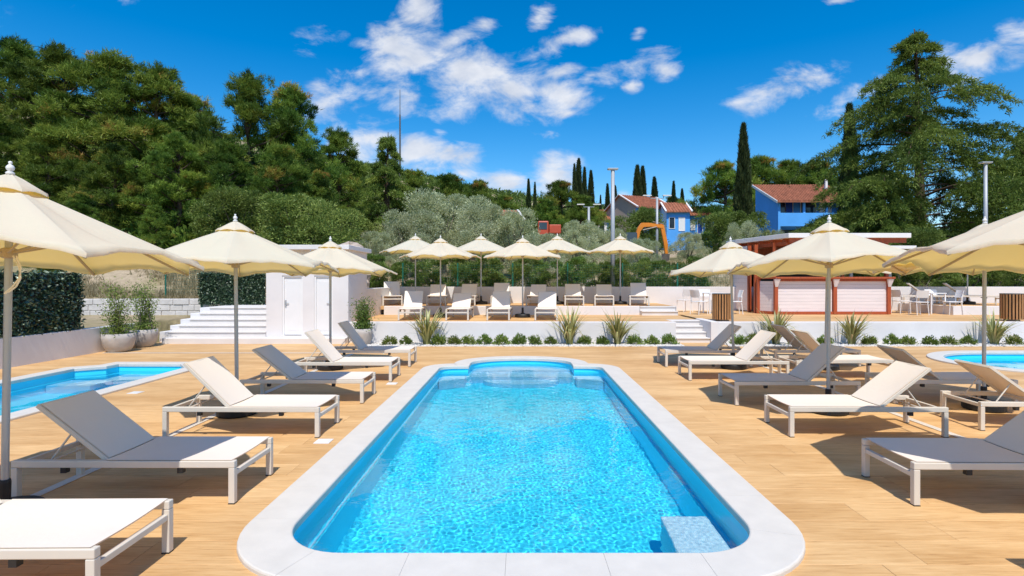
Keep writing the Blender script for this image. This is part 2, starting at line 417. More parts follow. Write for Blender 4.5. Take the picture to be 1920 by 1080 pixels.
def make_pine(seed, H=12.0, rad=4.4, low=.18, nlobe=38, tufts=38, needles=36, leaf='pine', tone=0.0, squash=.62):
    rng = np.random.default_rng(seed)
    segs = []; top = np.array([rng.normal() * .5, rng.normal() * .5, H * .93])
    pts = [np.array([0, 0, -.8])] + [top * t + rng.normal(size=3) * [.12, .12, 0] for t in (.25, .5, .75, 1)]
    for i in range(4): segs.append((pts[i], pts[i + 1], .30 * (1 - i * .23), .30 * (1 - (i + 1) * .23) + .02))
    lob = []
    for k in range(nlobe):
        t = low + (1 - low) * ((k + rng.random()) / nlobe)
        env = rad * math.sin(PI * min(1, .16 + .80 * t)) ** .8 * (1.0 if t < .72 else 1.0 - (t - .72) * 1.6)
        a = k * 2.4 + rng.normal() * .4
        rr = env * (rng.uniform(.35, 1.0))
        lr = rad * rng.uniform(.24, .40) * (1.12 - .45 * t)
        c = np.array([math.cos(a) * max(0, rr - lr * .5), math.sin(a) * max(0, rr - lr * .5), t * H - lr * .55])
        lob.append((c, lr))
        base = top * max(.12, t - .13); base[2] = max(.1, t - .13) * H
        mid = (base + c) / 2 + [0, 0, -.15]
        segs += [(base, mid, .10, .07), (mid, c, .07, .03)]
    P, D, Tn = [], [], []
    for c, lr in lob:
        d = on_sphere(tufts, rng); d[:, 2] = np.where(d[:, 2] < -.3, -d[:, 2], d[:, 2]); d = unit(d)
        an = rng.uniform(.65, 1.35, 3) * [1, 1, squash + .12]; sub = on_sphere(7, rng); sub[:, 2] = np.abs(sub[:, 2]); pick = sub[rng.integers(0, 7, tufts)]
        d = unit(d * .75 + pick)                                   # tufts gather on a few branch ends
        tc = c + d * lr * rng.uniform(.45, 1.35, (tufts, 1)) * an
        lt = rng.normal(.46 + tone, .17) if rng.random() > .035 else .97
        for q in range(tufts):
            tr_ = lr * rng.uniform(.13, .27) + .08
            nd = on_sphere(needles, rng) + d[q] * .75 + [0, 0, .45]
            P.append(np.repeat(tc[q][None], needles, 0) + rng.normal(size=(needles, 3)) * tr_ * .38); D.append(nd)
            Tn.append(np.clip(lt + rng.normal(0, .10) + rng.normal(0, .06, needles), 0, 1))
    P = np.concatenate(P); D = np.concatenate(D); Tn = np.concatenate(Tn)
    V, F, k = blades(P, D, rng.uniform(.22, .44, len(P)), rng.uniform(.035, .065, len(P)), rng)
    crown = np_mesh('crown', V, F, M[leaf], np.repeat(Tn, k))
    return limb_mesh('trunk', M['bark'], segs), crown

def make_leafy(seed, H, rad, low, nlobe, per, leaf, L0, W0, trunk_r=.18, mat_b='greybark', up=.3, tone=.45, shell=.55, flat=.8):
    """broad-leaved tree or shrub: lobes filled with single leaves, densest towards their outside"""
    rng = np.random.default_rng(seed); segs = []; lob = []
    if trunk_r:
        segs.append((np.array([0, 0, -.4]), np.array([.05, 0, H * low + .3]), trunk_r, trunk_r * .75))
    for k in range(nlobe):
        t = (k + rng.random()) / nlobe; a = k * 2.4 + rng.normal() * .5
        z = H * (low + (1 - low) * t); env = rad * math.sqrt(max(.02, 1 - (abs(t - .38) / .68) ** 2))
        lr = rad * rng.uniform(.17, .42) * (1.1 - .35 * t); rr = max(0, env * rng.uniform(.4, 1.12) - lr * .5)
        c = np.array([math.cos(a) * rr, math.sin(a) * rr, min(z, H - lr * .75)]); lob.append((c, lr))
        if trunk_r:
            b = np.array([.05, 0, H * low * .9 + .1]); m = (b + c) / 2 + rng.normal(size=3) * .08
            segs += [(b, m, trunk_r * .5, trunk_r * .3), (m, c, trunk_r * .3, trunk_r * .08)]
    P, D, Tn = [], [], []
    for c, lr in lob:
        d = on_sphere(per, rng); rr = lr * (shell + (1.32 - shell) * rng.random((per, 1)) ** 1.0)
        # twigs: leaves gather along short radial shoots
        sh = on_sphere(max(6, per // 40), rng); sh[:, 2] += .25; idx = rng.integers(0, len(sh), per)
        d = unit(d * .38 + sh[idx])
        P.append(c + d * rr * [1, 1, flat]); D.append(d + rng.normal(size=(per, 3)) * .55 + [0, 0, up])
        Tn.append(np.clip(rng.normal(tone, .06) + rng.normal(0, .2, per), 0, 1))
    P = np.concatenate(P); D = np.concatenate(D); Tn = np.concatenate(Tn)
    keep = P[:, 2] > .02; P, D, Tn = P[keep], D[keep], Tn[keep]
    V, F, k = blades(P, D, rng.uniform(.7, 1.3, len(P)) * L0, rng.uniform(.7, 1.3, len(P)) * W0, rng, True)
    crown = np_mesh('crown', V, F, M[leaf], np.repeat(Tn, k))
    return (limb_mesh('trunk', M[mat_b], segs) if segs else None), crown

def make_cypress(seed, H=12.0, rad=1.0, n=15000):
    rng = np.random.default_rng(seed)
    t = rng.random(n) ** .85
    prof = np.where(t < .12, .55 + t / .12 * .45, np.clip((1 - t) / .88, 0, 1) ** .62)
    a = rng.random(n) * 2 * PI
    bump = 1 + .18 * np.sin(a * 3 + t * 19) * np.cos(t * 31 + a * 2) + .12 * np.sin(a * 5 - t * 47)
    r = rad * prof * bump * (.55 + .45 * rng.random(n) ** .5)
    P = np.stack([np.cos(a) * r, np.sin(a) * r, t * H + .2], 1)
    D = np.stack([np.cos(a) * .45, np.sin(a) * .45, np.ones(n) * 1.1], 1) + rng.normal(size=(n, 3)) * .28
    V, F, k = blades(P, D, rng.uniform(.22, .55, n), rng.uniform(.06, .13, n), rng)
    Tn = np.clip(.45 + .25 * np.sin(a * 4 + t * 23) + rng.normal(0, .2, n), 0, 1)
    return limb_mesh('trunk', M['bark'], [(np.array([0, 0, -.6]), np.array([0, 0, H * .9]), .16, .02)]), np_mesh('crown', V, F, M['cypress'], np.repeat(Tn, k))

def make_cedar(seed, H=17.0, Lmax=11.4, nl=115, low=.035, lean=(-.5, .0), dens=1.0, two=True, tipbend=-1.4):
    rng = np.random.default_rng(seed); segs = []; P, D, Tn = [], [], []
    def trunk_at(t): return np.array([lean[0] * t + (tipbend * max(0, t - .9) * 9 * .1 if t > .9 else 0), lean[1] * t, H * t])
    ts = np.linspace(0, 1, 9)
    for a, b in zip(ts[:-1], ts[1:]): segs.append((trunk_at(a) - ([0, 0, .8] if a == 0 else [0, 0, 0]), trunk_at(b), .42 * (1 - a) + .03, .42 * (1 - b) + .03))
    def spray(p, fwd, side, ln, tn):
        m = max(3, int(ln / .16 * dens))
        for j in range(m):
            s = (j + .5) / m
            q = p + side * ln * s + np.array([0, 0, -.62 * ln * s * s]) + rng.normal(size=3) * .05
            k = 9
            dd = rng.normal(size=(k, 3)) * .55 + side * .55 + fwd * .25; dd[:, 2] += np.where(rng.random(k) < .55, -.95, .35)
            P.append(np.repeat(q[None], k, 0) + rng.normal(size=(k, 3)) * .09); D.append(dd); Tn.append(np.clip(tn + rng.normal(0, .15, k), 0, 1))
    for i in range(nl):
        whorl = i // 5; nw = nl / 5
        t = low + (1 - low) * min(.99, (whorl + rng.normal() * .22 + .1) / nw)
        t = max(low, t); az = i * 2 * PI / 5 + whorl * 1.3 + rng.normal() * .4
        prof = (1 - t) ** .58 * (1 if t < .72 else max(.10, 1 - (t - .72) * 2.4)) * (.88 + .12 * math.sin(t * 29))
        ln = Lmax * prof * rng.choice((rng.uniform(.45, .75), rng.uniform(.8, 1.12)))
        if rng.random() < .12: ln *= 1.25
        d = np.array([math.cos(az), math.sin(az), 0]); sd = np.array([-d[1], d[0], 0])
        rise = rng.uniform(.02, .26) + .28 * max(0, t - .6)
        o = trunk_at(t); prev = o; ns = 7; tone = rng.normal(.46, .13)
        for j in range(1, ns + 1):
            s = j / ns
            q = o + d * ln * s + np.array([0, 0, ln * (rise * s - (rise + rng.uniform(.14, .30)) * s ** 2.6)])
            r0 = .09 * ln / Lmax + .015
            segs.append((prev, q, r0 * (1 - .85 * (j - 1) / ns), r0 * (1 - .85 * j / ns))); 
            if s > .30:
                nsub = max(2, int(ln / ns / .30))
                for b in range(nsub):
                    p = prev + (q - prev) * (b + rng.random()) / nsub
                    wl = min(1.9, ln * .26 * math.sin(PI * min(1, .18 + s * .74)) + .3)
                    for sg in (-1, 1):
                        ang = rng.uniform(.5, 1.1)
                        side = sd * sg * math.sin(ang) + d * math.cos(ang) + np.array([0, 0, rng.uniform(-.08, .12)])
                        spray(p, d, side, wl * rng.uniform(.6, 1.2), tone)
            prev = q
        spray(prev, d, d + np.array([0, 0, -.25]), .5, tone)
    P = np.concatenate(P); D = np.concatenate(D); Tn = np.concatenate(Tn)
    V, F, k = blades(P, D, rng.uniform(.16, .34, len(P)), rng.uniform(.05, .085, len(P)), rng)
    return limb_mesh('trunk', M['bark'], segs, 6), np_mesh('crown', V, F, M['cedar'], np.repeat(Tn, k))

# ------------------------------------------------------------------ ground
def smooth(a, b, x):
    t = np.clip((np.asarray(x, float) - a) / (b - a), 0, 1); return t * t * (3 - 2 * t)
def gz(x, y):
    x = np.asarray(x, float); y = np.asarray(y, float)
    b = 1.22 + .088 * np.maximum(y - 22.5, 0)
    b = np.where(y < 22.5, .55 + .62 * smooth(18.6, 21.0, y), b)
    b = b + smooth(-5.5, -9, x) * smooth(20.2, 25, y) * 1.1 + smooth(-7, -40, x) * smooth(22, 50, y) * 6.5
    ridge = np.clip(29.5 - .23 * x, 12, 62)
    t = smooth(72, 215, y)
    n = .25 * np.sin(x * .31 + y * .13) * np.sin(y * .27 - x * .11) * smooth(24, 34, y) + 1.2 * np.sin(x * .045 + 1) * np.sin(y * .05) * smooth(80, 140, y)
    return b * (1 - t) + ridge * t + n
def gzf(x, y): return float(gz(x, y))

def build_terrain():
    xs = np.unique(np.concatenate([np.linspace(-420, -60, 25), np.linspace(-60, 60, 81), np.linspace(60, 420, 25), [-10.78, -10.70, 26.0, 26.1]]))
    ys = np.unique(np.concatenate([np.linspace(-60, 14, 12), np.linspace(14, 70, 57), np.linspace(70, 300, 40), np.linspace(300, 1400, 8), [22.40, 22.48, 19.35, 19.45]]))
    X, Y = np.meshgrid(xs, ys); Z = gz(X, Y)
    inside = ((X > -10.74) & (X < 26.05) & (Y < 22.44)) & ~((X < -4.9) & (Y > 19.4))
    Z = np.where(inside, -3.0, Z)
    Z = np.where(Y > 300, Z - (Y - 300) * .05, Z)
    ny, nx = X.shape; i = np.arange(nx * ny).reshape(ny, nx)
    F = np.stack([i[:-1, :-1], i[:-1, 1:], i[1:, 1:], i[1:, :-1]], -1).reshape(-1, 4)
    o = link('ground', np_mesh('ground', np.stack([X, Y, Z], -1).reshape(-1, 3), F, M['ground'], smooth=True))
    tag(o, kind='structure')
build_terrain()

# ------------------------------------------------------------------ pools
def arc(cx, cy, rx, ry, a0, a1, n): return [(cx + rx * math.cos(R(a0 + (a1 - a0) * k / n)), cy + ry * math.sin(R(a0 + (a1 - a0) * k / n))) for k in range(n + 1)]
HW, YN, YF, BW, YB = 1.66, 3.58, 11.42, 1.09, 12.58
def main_outline():
    p = arc(HW - .5, YN + .5, .5, .5, 270, 360, 12)
    p += arc(HW - .28, YF - .28, .28, .28, 0, 90, 8)
    p += [(BW, YF)] + arc(0, YF + .45, BW, YB - YF - .45, 0, 180, 36) + [(-BW, YF)]
    p += arc(-HW + .28, YF - .28, .28, .28, 90, 180, 8)
    p += arc(-HW + .5, YN + .5, .5, .5, 180, 270, 12)
    return p
def side_outline():
    x0, x1, y0, y1, c = -8.95, -6.78, 4.6, 11.72, .45
    return [(x0 + c, y0), (x1 - c, y0), (x1, y0 + c), (x1, y1 - c * 1.1), (x1 - c * .9, y1), (x0 + c * 1.0, y1), (x0 + .42, y1 - .32), (x0, y1 - .62), (x0, y0 + c)]
def round_outline():
    p = [(x, y) for x, y in arc(11.25, 12.0, 1.75, 1.62, 90, 270, 30)]
    return p + arc(15.4, 12.0, 1.75, 1.62, 270, 450, 30)
def offset(poly, d):
    n = len(poly); out = []
    for i in range(n):
        p0, p1, p2 = Vector(poly[i - 1]), Vector(poly[i]), Vector(poly[(i + 1) % n])
        e1, e2 = (p1 - p0), (p2 - p1)
        if e1.length < 1e-6: e1 = e2
        if e2.length < 1e-6: e2 = e1
        e1.normalize(); e2.normalize()
        n1, n2 = Vector((e1.y, -e1.x)), Vector((e2.y, -e2.x)); b = (n1 + n2)
        b.normalize(); k = d / max(.45, b.dot(n1)); out.append(tuple(p1 + b * k))
    return out
def area(p): return sum(p[i - 1][0] * p[i][1] - p[i][0] * p[i - 1][1] for i in range(len(p))) / 2
def dedupe(p):
    o = []
    for q in p:
        if not o or (Vector(q) - Vector(o[-1])).length > 1e-4: o.append(q)
    if (Vector(o[0]) - Vector(o[-1])).length < 1e-4: o.pop()
    return o if area(o) > 0 else o[::-1]
def in_poly(X, Y, poly):
    ins = np.zeros(X.shape, bool); n = len(poly)
    for i in range(n):
        x0, y0 = poly[i - 1]; x1, y1 = poly[i]
        c = ((y0 > Y) != (y1 > Y)); xx = (x1 - x0) * (Y - y0) / ((y1 - y0) or 1e-9) + x0
        ins ^= c & (X < xx)
    return ins

def ring_stones(parent, poly, width, step, zt, name='coping_stone'):
    """coping: separate stones laid round the outline, each a rounded slab with its own joint"""
    inner = poly; outer = offset(poly, width); n = len(poly)
    cum = [0]
    for i in range(n): cum.append(cum[-1] + (Vector(poly[(i + 1) % n]) - Vector(poly[i])).length)
    total = cum[-1]; cnt = max(4, round(total / step)); st = total / cnt
    def at(s, L_):
        s %= total
        k = max(j for j in range(n) if cum[j] <= s + 1e-9)
        seg = cum[k + 1] - cum[k]; f = (s - cum[k]) / max(seg, 1e-9)
        return Vector(L_[k]).lerp(Vector(L_[(k + 1) % n]), f)
    for q in range(cnt):
        s0, s1 = q * st + .0008, (q + 1) * st - .0008
        cuts = sorted([s0, s1] + [c for c in cum[:-1] if s0 + .004 < c < s1 - .004])
        mb = MB(); rows = []
        for s in cuts:
            a, b = at(s, inner), at(s, outer); d = (b - a).normalized(); r = .014
            prof = [(a - d * .02, zt - .06), (a - d * .02, zt - r), (a - d * .02 + d * r * .3, zt - r * .3), (a - d * .02 + d * r, zt), (b - d * r, zt), (b - d * r * .3, zt - r * .3), (b, zt - r), (b, zt - .06)]
            rows.append([(p.x, p.y, z) for p, z in prof])
        V = [v for r_ in rows for v in r_]; F = []
        for i in range(len(rows) - 1):
            for j in range(8):
                F.append((i * 8 + j, (i + 1) * 8 + j, (i + 1) * 8 + (j + 1) % 8, i * 8 + (j + 1) % 8))
        F += [tuple(range(8)), tuple(reversed(range((len(rows) - 1) * 8, len(rows) * 8)))]
        mb.add(V, F).build(name, M['coping'], parent)

def basin(parent, poly, prof, mat, receiver=True):
    """shell: prof = [(inset, z), ...] from the rim down, then a floor"""
    rings = [offset(poly, -i) if abs(i) > 1e-6 else poly for i, z in prof]; n = len(poly); V, F = [], []
    for (ins, z), rg in zip(prof, rings): V += [(x, y, z) for x, y in rg]
    for k in range(len(prof) - 1):
        for i in range(n): F.append((k * n + i, (k + 1) * n + i, (k + 1) * n + (i + 1) % n, k * n + (i + 1) % n))
    b = (len(prof) - 1) * n
    tris = geometry.tessellate_polygon([[Vector((x, y, 0)) for x, y in rings[-1]]])
    for t in tris:
        a, c, d = (V[b + j] for j in t)
        up = (c[0] - a[0]) * (d[1] - a[1]) - (c[1] - a[1]) * (d[0] - a[0]) > 0
        F.append(tuple(b + j for j in (t if up else t[::-1])))
    mb = MB().add(V, F); o = mb.build('basin', mat, parent)
    o.cycles.is_caustics_receiver = receiver
    return o

def water(poly, z, step, waves, seed, label):
    xs_ = [p[0] for p in poly]; ys_ = [p[1] for p in poly]
    xs = np.arange(min(xs_) - .02, max(xs_) + .02 + step, step); ys = np.arange(min(ys_) - .02, max(ys_) + .02 + step, step)
    X, Y = np.meshgrid(xs, ys); rng = np.random.default_rng(seed); Z = np.zeros_like(X)
    for cnt, l0, l1, slope in waves:
        for k in range(cnt):
            lam = rng.uniform(l0, l1); kk = 2 * PI / lam; th = rng.uniform(0, 2 * PI)
            Z += slope / kk / math.sqrt(cnt) * np.sin(kk * (X * math.cos(th) + Y * math.sin(th)) + rng.uniform(0, 6.28))
    ny, nx = X.shape; i = np.arange(nx * ny).reshape(ny, nx)
    cx = (X[:-1, :-1] + X[1:, 1:]) / 2; cy = (Y[:-1, :-1] + Y[1:, 1:]) / 2
    keep = in_poly(cx, cy, offset(poly, .02)).ravel()
    F = np.stack([i[:-1, :-1], i[:-1, 1:], i[1:, 1:], i[1:, :-1]], -1).reshape(-1, 4)[keep]
    o = link('pool_water', np_mesh('pool_water', np.stack([X, Y, Z + z], -1).reshape(-1, 3), F, M['water'], smooth=True))
    o.cycles.is_caustics_caster = True
    return tag(o, kind='structure')

OUT_MAIN, OUT_SIDE, OUT_ROUND = dedupe(main_outline()), dedupe(side_outline()), dedupe(round_outline())
ZC = .035

def rec(o): o.cycles.is_caustics_receiver = True; return o
pool = thing('swimming_pool', 'large blue swimming pool with rounded corners in the centre of the deck', 'pool', (0, 7.5, 0))
pool.location = (0, 0, 0)
ring_stones(pool, OUT_MAIN, .33, .62, ZC)
basin(pool, OUT_MAIN, [(0, ZC - .02), (0, -.50), (.045, -.53), (.05, -1.16), (.12, -1.24)], M['basin'])
for k, (ins, zt, yc) in enumerate(((.30, -.34, 11.9), (.02, -.60, 11.45), (-.10, -.86, 11.1))):
    # curved entry steps that fill the rounded end of the pool
    rx = BW - .04 if k == 0 else BW - .05
    front = [(-rx + .04, yc), (rx - .04, yc)]
    if k == 0: poly = arc(0, 11.95, BW - .03, .62, 0, 180, 24)
    elif k == 1: poly = [(-BW + .03, 11.43), (BW - .03, 11.43)] + arc(0, 11.87, BW - .03, .70, 0, 180, 24)
    else: poly = arc(0, 11.42, .78, .48, 180, 360, 20) 
    rec(MB().prism(dedupe(poly), -1.235, zt).build('entry_step', M['basin_light'], pool, bevel=.02))
for sgn in (-1, 1):
    pl = dedupe([(sgn * 1.60, 10.75), (sgn * 1.60, 11.36), (sgn * 1.12, 11.36), (sgn * 1.12, 11.05)])
    rec(MB().prism(pl, -1.2, -.44).build('corner_seat', M['basin_light'], pool, bevel=.02))
rec(MB().prism(dedupe([(1.16, 3.72), (1.46, 3.70), (1.60, 3.95), (1.60, 4.78), (1.20, 4.78)]), -1.2, -.44).build('grip_step', M['grip'], pool, bevel=.02))
# bright bead along the wall where the shell steps in
bead = MB(); ro = offset(OUT_MAIN, -.022)
for a, b in zip(ro, ro[1:] + ro[:1]): bead.tube((*a, -.515), (*b, -.515), .012, n=6, caps=False)
rec(bead.build('wall_bead', M['basin_light'], pool, True))
w_ = water(OUT_MAIN, -.10, .0092, ((80, .036, .08, .018), (20, .11, .26, .011), (6, .8, 1.8, .008)), 5, '')

spool = thing('swimming_pool', 'long narrow blue pool with angled corners beside the left wall', 'pool')
ring_stones(spool, OUT_SIDE, .27, 1.1, ZC)
basin(spool, OUT_SIDE, [(0, ZC - .02), (0, -.32), (.05, -.34), (.055, -1.15), (.10, -1.22)], M['basin'])
rec(MB().box(-8.88, -8.05, 10.35, 10.95, -1.21, -.42).build('corner_seat', M['basin_light'], spool, bevel=.02))
rec(MB().box(-8.30, -6.86, 10.95, 11.66, -1.21, -.42).build('entry_step', M['basin_light'], spool, bevel=.02))
rec(MB().box(-7.85, -6.86, 10.45, 10.949, -1.21, -.72).build('entry_step', M['basin_light'], spool, bevel=.02))
water(OUT_SIDE, -.13, .026, ((30, .25, .6, .012), (8, .9, 2, .006)), 8, '')

rpool = thing('swimming_pool', 'blue pool with a rounded end at the right edge of the deck', 'pool')
ring_stones(rpool, OUT_ROUND, .30, .9, ZC)
basin(rpool, OUT_ROUND, [(0, ZC - .02), (0, -.32), (.05, -.34), (.055, -1.15), (.10, -1.22)], M['basin'])
rec(MB().prism(dedupe(arc(10.3, 12.0, .72, 1.0, 0, 360, 28)), -1.21, -.40).build('entry_step', M['basin_light'], rpool, bevel=.02))
water(OUT_ROUND, -.13, .028, ((30, .25, .6, .014), (8, .9, 2, .006)), 9, '')

# ------------------------------------------------------------------ deck: planks near the camera, one sheet beyond
ROW0, PW, NROW = 1.59, .32, 20                       # plank rows from Y = 1.59 to 7.99
YSPLIT = ROW0 + PW * NROW
DX0, DX1 = -10.5, 26.0
def deck_sheet():
    def slab(name, y0, y1, z, mat, holes, x0=DX0, x1=DX1):
        outer = [Vector((x0, y0, 0)), Vector((x1, y0, 0)), Vector((x1, y1, 0)), Vector((x0, y1, 0))]
        loops = [outer] + [[Vector((x, y, 0)) for x, y in reversed(h)] for h in holes]
        pts = [p for l in loops for p in l]
        V = [(p.x, p.y, z) for p in pts]; F = []
        for t in geometry.tessellate_polygon(loops):
            a, b, c = (pts[j] for j in t)
            F.append(t if (b - a).cross(c - a).z > 0 else t[::-1])
        o = MB().add(V, F).build(name, mat); return tag(o, kind='structure')
    def clip(poly, keep_lo=None, keep_hi=None):      # clip an outline to y >= lo or y <= hi
        for lim, sg in ((keep_lo, 1), (keep_hi, -1)):
            if lim is None: continue
            out = []
            for i in range(len(poly)):
                a, b = poly[i - 1], poly[i]; ia, ib = (a[1] - lim) * sg >= 0, (b[1] - lim) * sg >= 0
                if ia != ib: f = (lim - a[1]) / (b[1] - a[1]); out.append((a[0] + (b[0] - a[0]) * f, lim))
                if ib: out.append(b)
            poly = out
        return poly
    mid = [offset(p, .10) for p in (OUT_MAIN, OUT_SIDE, OUT_ROUND)]
    # far sheet: from YSPLIT to the walls; the two long pools cross its near edge, so that strip is laid in pieces
    pieces = []
    c_main, c_side = mid[0], mid[1]
    def far_outline():
        o = [(DX0, YSPLIT)]
        for p in (c_side, c_main):
            q = clip(p, keep_lo=YSPLIT)
            xs = [i for i, v in enumerate(q) if abs(v[1] - YSPLIT) < 1e-6]
            i0 = min(xs, key=lambda i: q[i][0]); 
            seq = q[i0:] + q[:i0]
            if abs(seq[1][1] - YSPLIT) < 1e-6: seq = [seq[0]] + seq[:0:-1]
            o += seq
        return o + [(DX1, YSPLIT), (DX1, 16.2), (DX0, 16.2)]
    fo = far_outline()
    loops = [[Vector((x, y, 0)) for x, y in fo], [Vector((x, y, 0)) for x, y in reversed(mid[2])]]
    pts = [p for l in loops for p in l]; F = []
    for t in geometry.tessellate_polygon(loops):
        a, b, c = (pts[j] for j in t)
        if abs((b - a).cross(c - a).z) < 1e-9: continue
        F.append(t if (b - a).cross(c - a).z > 0 else t[::-1])
    far = tag(MB().add([(p.x, p.y, 0) for p in pts], F).build('deck_paving', M['deck']), kind='structure')
    near = slab('deck_bed', -6, YSPLIT + .02, -.03, M['grout'], [])
    me = near.data
    near_o = []
    # near bed with the pools cut out of it
    bpy.data.objects.remove(near)
    fo = [(DX0, -6), (DX1, -6), (DX1, YSPLIT)]
    for p in (c_main, c_side):
        q = clip(p, keep_hi=YSPLIT)
        xs = [i for i, v in enumerate(q) if abs(v[1] - YSPLIT) < 1e-6]
        i0 = max(xs, key=lambda i: q[i][0]); seq = q[i0:] + q[:i0]
        if abs(seq[1][1] - YSPLIT) < 1e-6: seq = [seq[0]] + seq[:0:-1]
        fo += seq
    fo += [(DX0, YSPLIT)]
    lp = [[Vector((x, y, 0)) for x, y in fo]]; F = []
    for t in geometry.tessellate_polygon(lp):
        a, b, c = (lp[0][j] for j in t)
        if abs((b - a).cross(c - a).z) < 1e-9: continue
        F.append(t if (b - a).cross(c - a).z > 0 else t[::-1])
    bed = tag(MB().add([(p.x, p.y, -.03) for p in lp[0]], F).build('deck_bed', M['grout']), kind='structure')
    # planks
    rnd = random.Random(4)
    def row_gaps(y0, y1, poly, outw):
        """x-range of a row taken up by a pool: between its inner edge and the outer edge of its coping"""
        out = offset(poly, outw - .02); ymid = np.linspace(y0, y1, 9)
        def span(pl):
            lo, hi = None, None
            for y in ymid:
                xs = []
                for i in range(len(pl)):
                    (xa, ya), (xb, yb) = pl[i - 1], pl[i]
                    if (ya > y) != (yb > y): xs.append(xa + (xb - xa) * (y - ya) / (yb - ya))
                if xs: 
                    lo = [] if lo is None else lo; hi = [] if hi is None else hi
                    lo.append(min(xs)); hi.append(max(xs))
            return lo, hi, len(lo or []) == len(ymid)
        lo, hi, _ = span(poly)
        if not lo: return None
        return min(lo) - .05, max(hi) + .05
    for r in range(NROW):
        y0, y1 = ROW0 + r * PW, ROW0 + (r + 1) * PW
        xmax = 1.0 * y1 + .6; xl, xr = max(DX0 + .02, -xmax - .4), xmax + .4
        runs = [(xl, xr)]
        for poly, ow in ((OUT_MAIN, .33), (OUT_SIDE, .27)):
            g = row_gaps(y0, y1, poly, ow)
            if g:
                nr = []
                for a, b in runs:
                    if g[1] <= a or g[0] >= b: nr.append((a, b)); continue
                    if g[0] - a > .1: nr.append((a, g[0]))
                    if b - g[1] > .1: nr.append((g[1], b))
                runs = nr
        for a, b in runs:
            x = a - rnd.uniform(.1, 1.3)
            while x < b:
                x2 = x + 1.75
                p, q = max(a, x), min(b, x2)
                if q - p > .03:
                    g = .0010; dz = rnd.uniform(-.0006, .0004); ch = .002
                    V = [(p + g, y0 + g, -.028), (q - g, y0 + g, -.028), (q - g, y1 - g, -.028), (p + g, y1 - g, -.028)]
                    V += [(p + g, y0 + g, -ch + dz), (q - g, y0 + g, -ch + dz), (q - g, y1 - g, -ch + dz), (p + g, y1 - g, -ch + dz)]
                    V += [(p + g + ch, y0 + g + ch, dz), (q - g - ch, y0 + g + ch, dz), (q - g - ch, y1 - g - ch, dz), (p + g + ch, y1 - g - ch, dz)]
                    F = [(8, 9, 10, 11)] + [(k, (k + 1) % 4, 4 + (k + 1) % 4, 4 + k) for k in range(4)] + [(4 + k, 4 + (k + 1) % 4, 8 + (k + 1) % 4, 8 + k) for k in range(4)]
                    MB().add(V, F).build('plank', M['deck'], bed)
                x = x2
    # sheets beyond the planks at both sides and behind the camera
    for x0, x1, y0, y1 in ((DX0, DX1, -6, ROW0),):
        s = tag(MB().add([(x0, y0, 0), (x1, y0, 0), (x1, y1, 0), (x0, y1, 0)], [(0, 1, 2, 3)]).build('deck_paving', M['deck']), kind='structure')
    # outside of the plank fan
    lf, rt = [], []
    for r in range(NROW):
        y0, y1 = ROW0 + r * PW, ROW0 + (r + 1) * PW; xm = y1 + 1.0
        rt.append((xm, y0, y1)); lf.append((max(DX0 + .02, -xm), y0, y1))
    m2 = MB()
    for xm, y0, y1 in rt: m2.add([(xm, y0, 0), (DX1, y0, 0), (DX1, y1, 0), (xm, y1, 0)], [(0, 1, 2, 3)])
    for xm, y0, y1 in lf:
        if y1 < 4.4 and xm > DX0 + .1: m2.add([(DX0, y0, 0), (xm, y0, 0), (xm, y1, 0), (DX0, y1, 0)], [(0, 1, 2, 3)])
    tag(m2.build('deck_paving', M['deck']), kind='structure')
deck_sheet()

# linear drains and square lids set into the deck
def drain(p0, p1, w, label):
    t = thing('linear_drain', label, 'drain', (p0[0], p0[1], .004))
    dx, dy = p1[0] - p0[0], p1[1] - p0[1]; L_ = math.hypot(dx, dy); t.rotation_euler = (0, 0, math.atan2(dy, dx))
    m = MB().box(0, L_, -w / 2, -w / 2 + .012, 0, .004).box(0, L_, w / 2 - .012, w / 2, 0, .004); m.build('edge_rail', M['drain'], t)
    m = MB(); k = 0.0
    while k < L_: m.box(k, min(L_, k + .03), -w / 2 + .012, w / 2 - .012, -.004, .0035); k += .038
    tag(m.build('grating', M['drain'], t), kind='stuff')
drain((-4.03, 2.2), (-4.10, 13.5), .09, 'pale slotted drain running under the left row of loungers')
drain((-10.3, 13.66), (-3.0, 13.66), .08, 'pale slotted drain crossing the deck before the wide white steps')
drain((5.0, 2.2), (5.05, 13.5), .09, 'pale slotted drain behind the right row of loungers')
for x, y, lb in ((-2.20, 6.18, 'small white square lid in the deck beside the pool, nearer one'), (-2.24, 9.62, 'small white square lid in the deck beside the pool, farther one'), (-6.15, 8.85, 'small white square lid in the deck beside the narrow left pool')):
    m = MB().box(-.085, .085, -.085, .085, 0, .006); m.box(-.06, .06, -.06, .06, .0062, .0085)
    tag(m.build('skimmer_lid', M['plastic'], None, loc=(x, y, .001)), lb, 'lid', 'square lids in the deck')

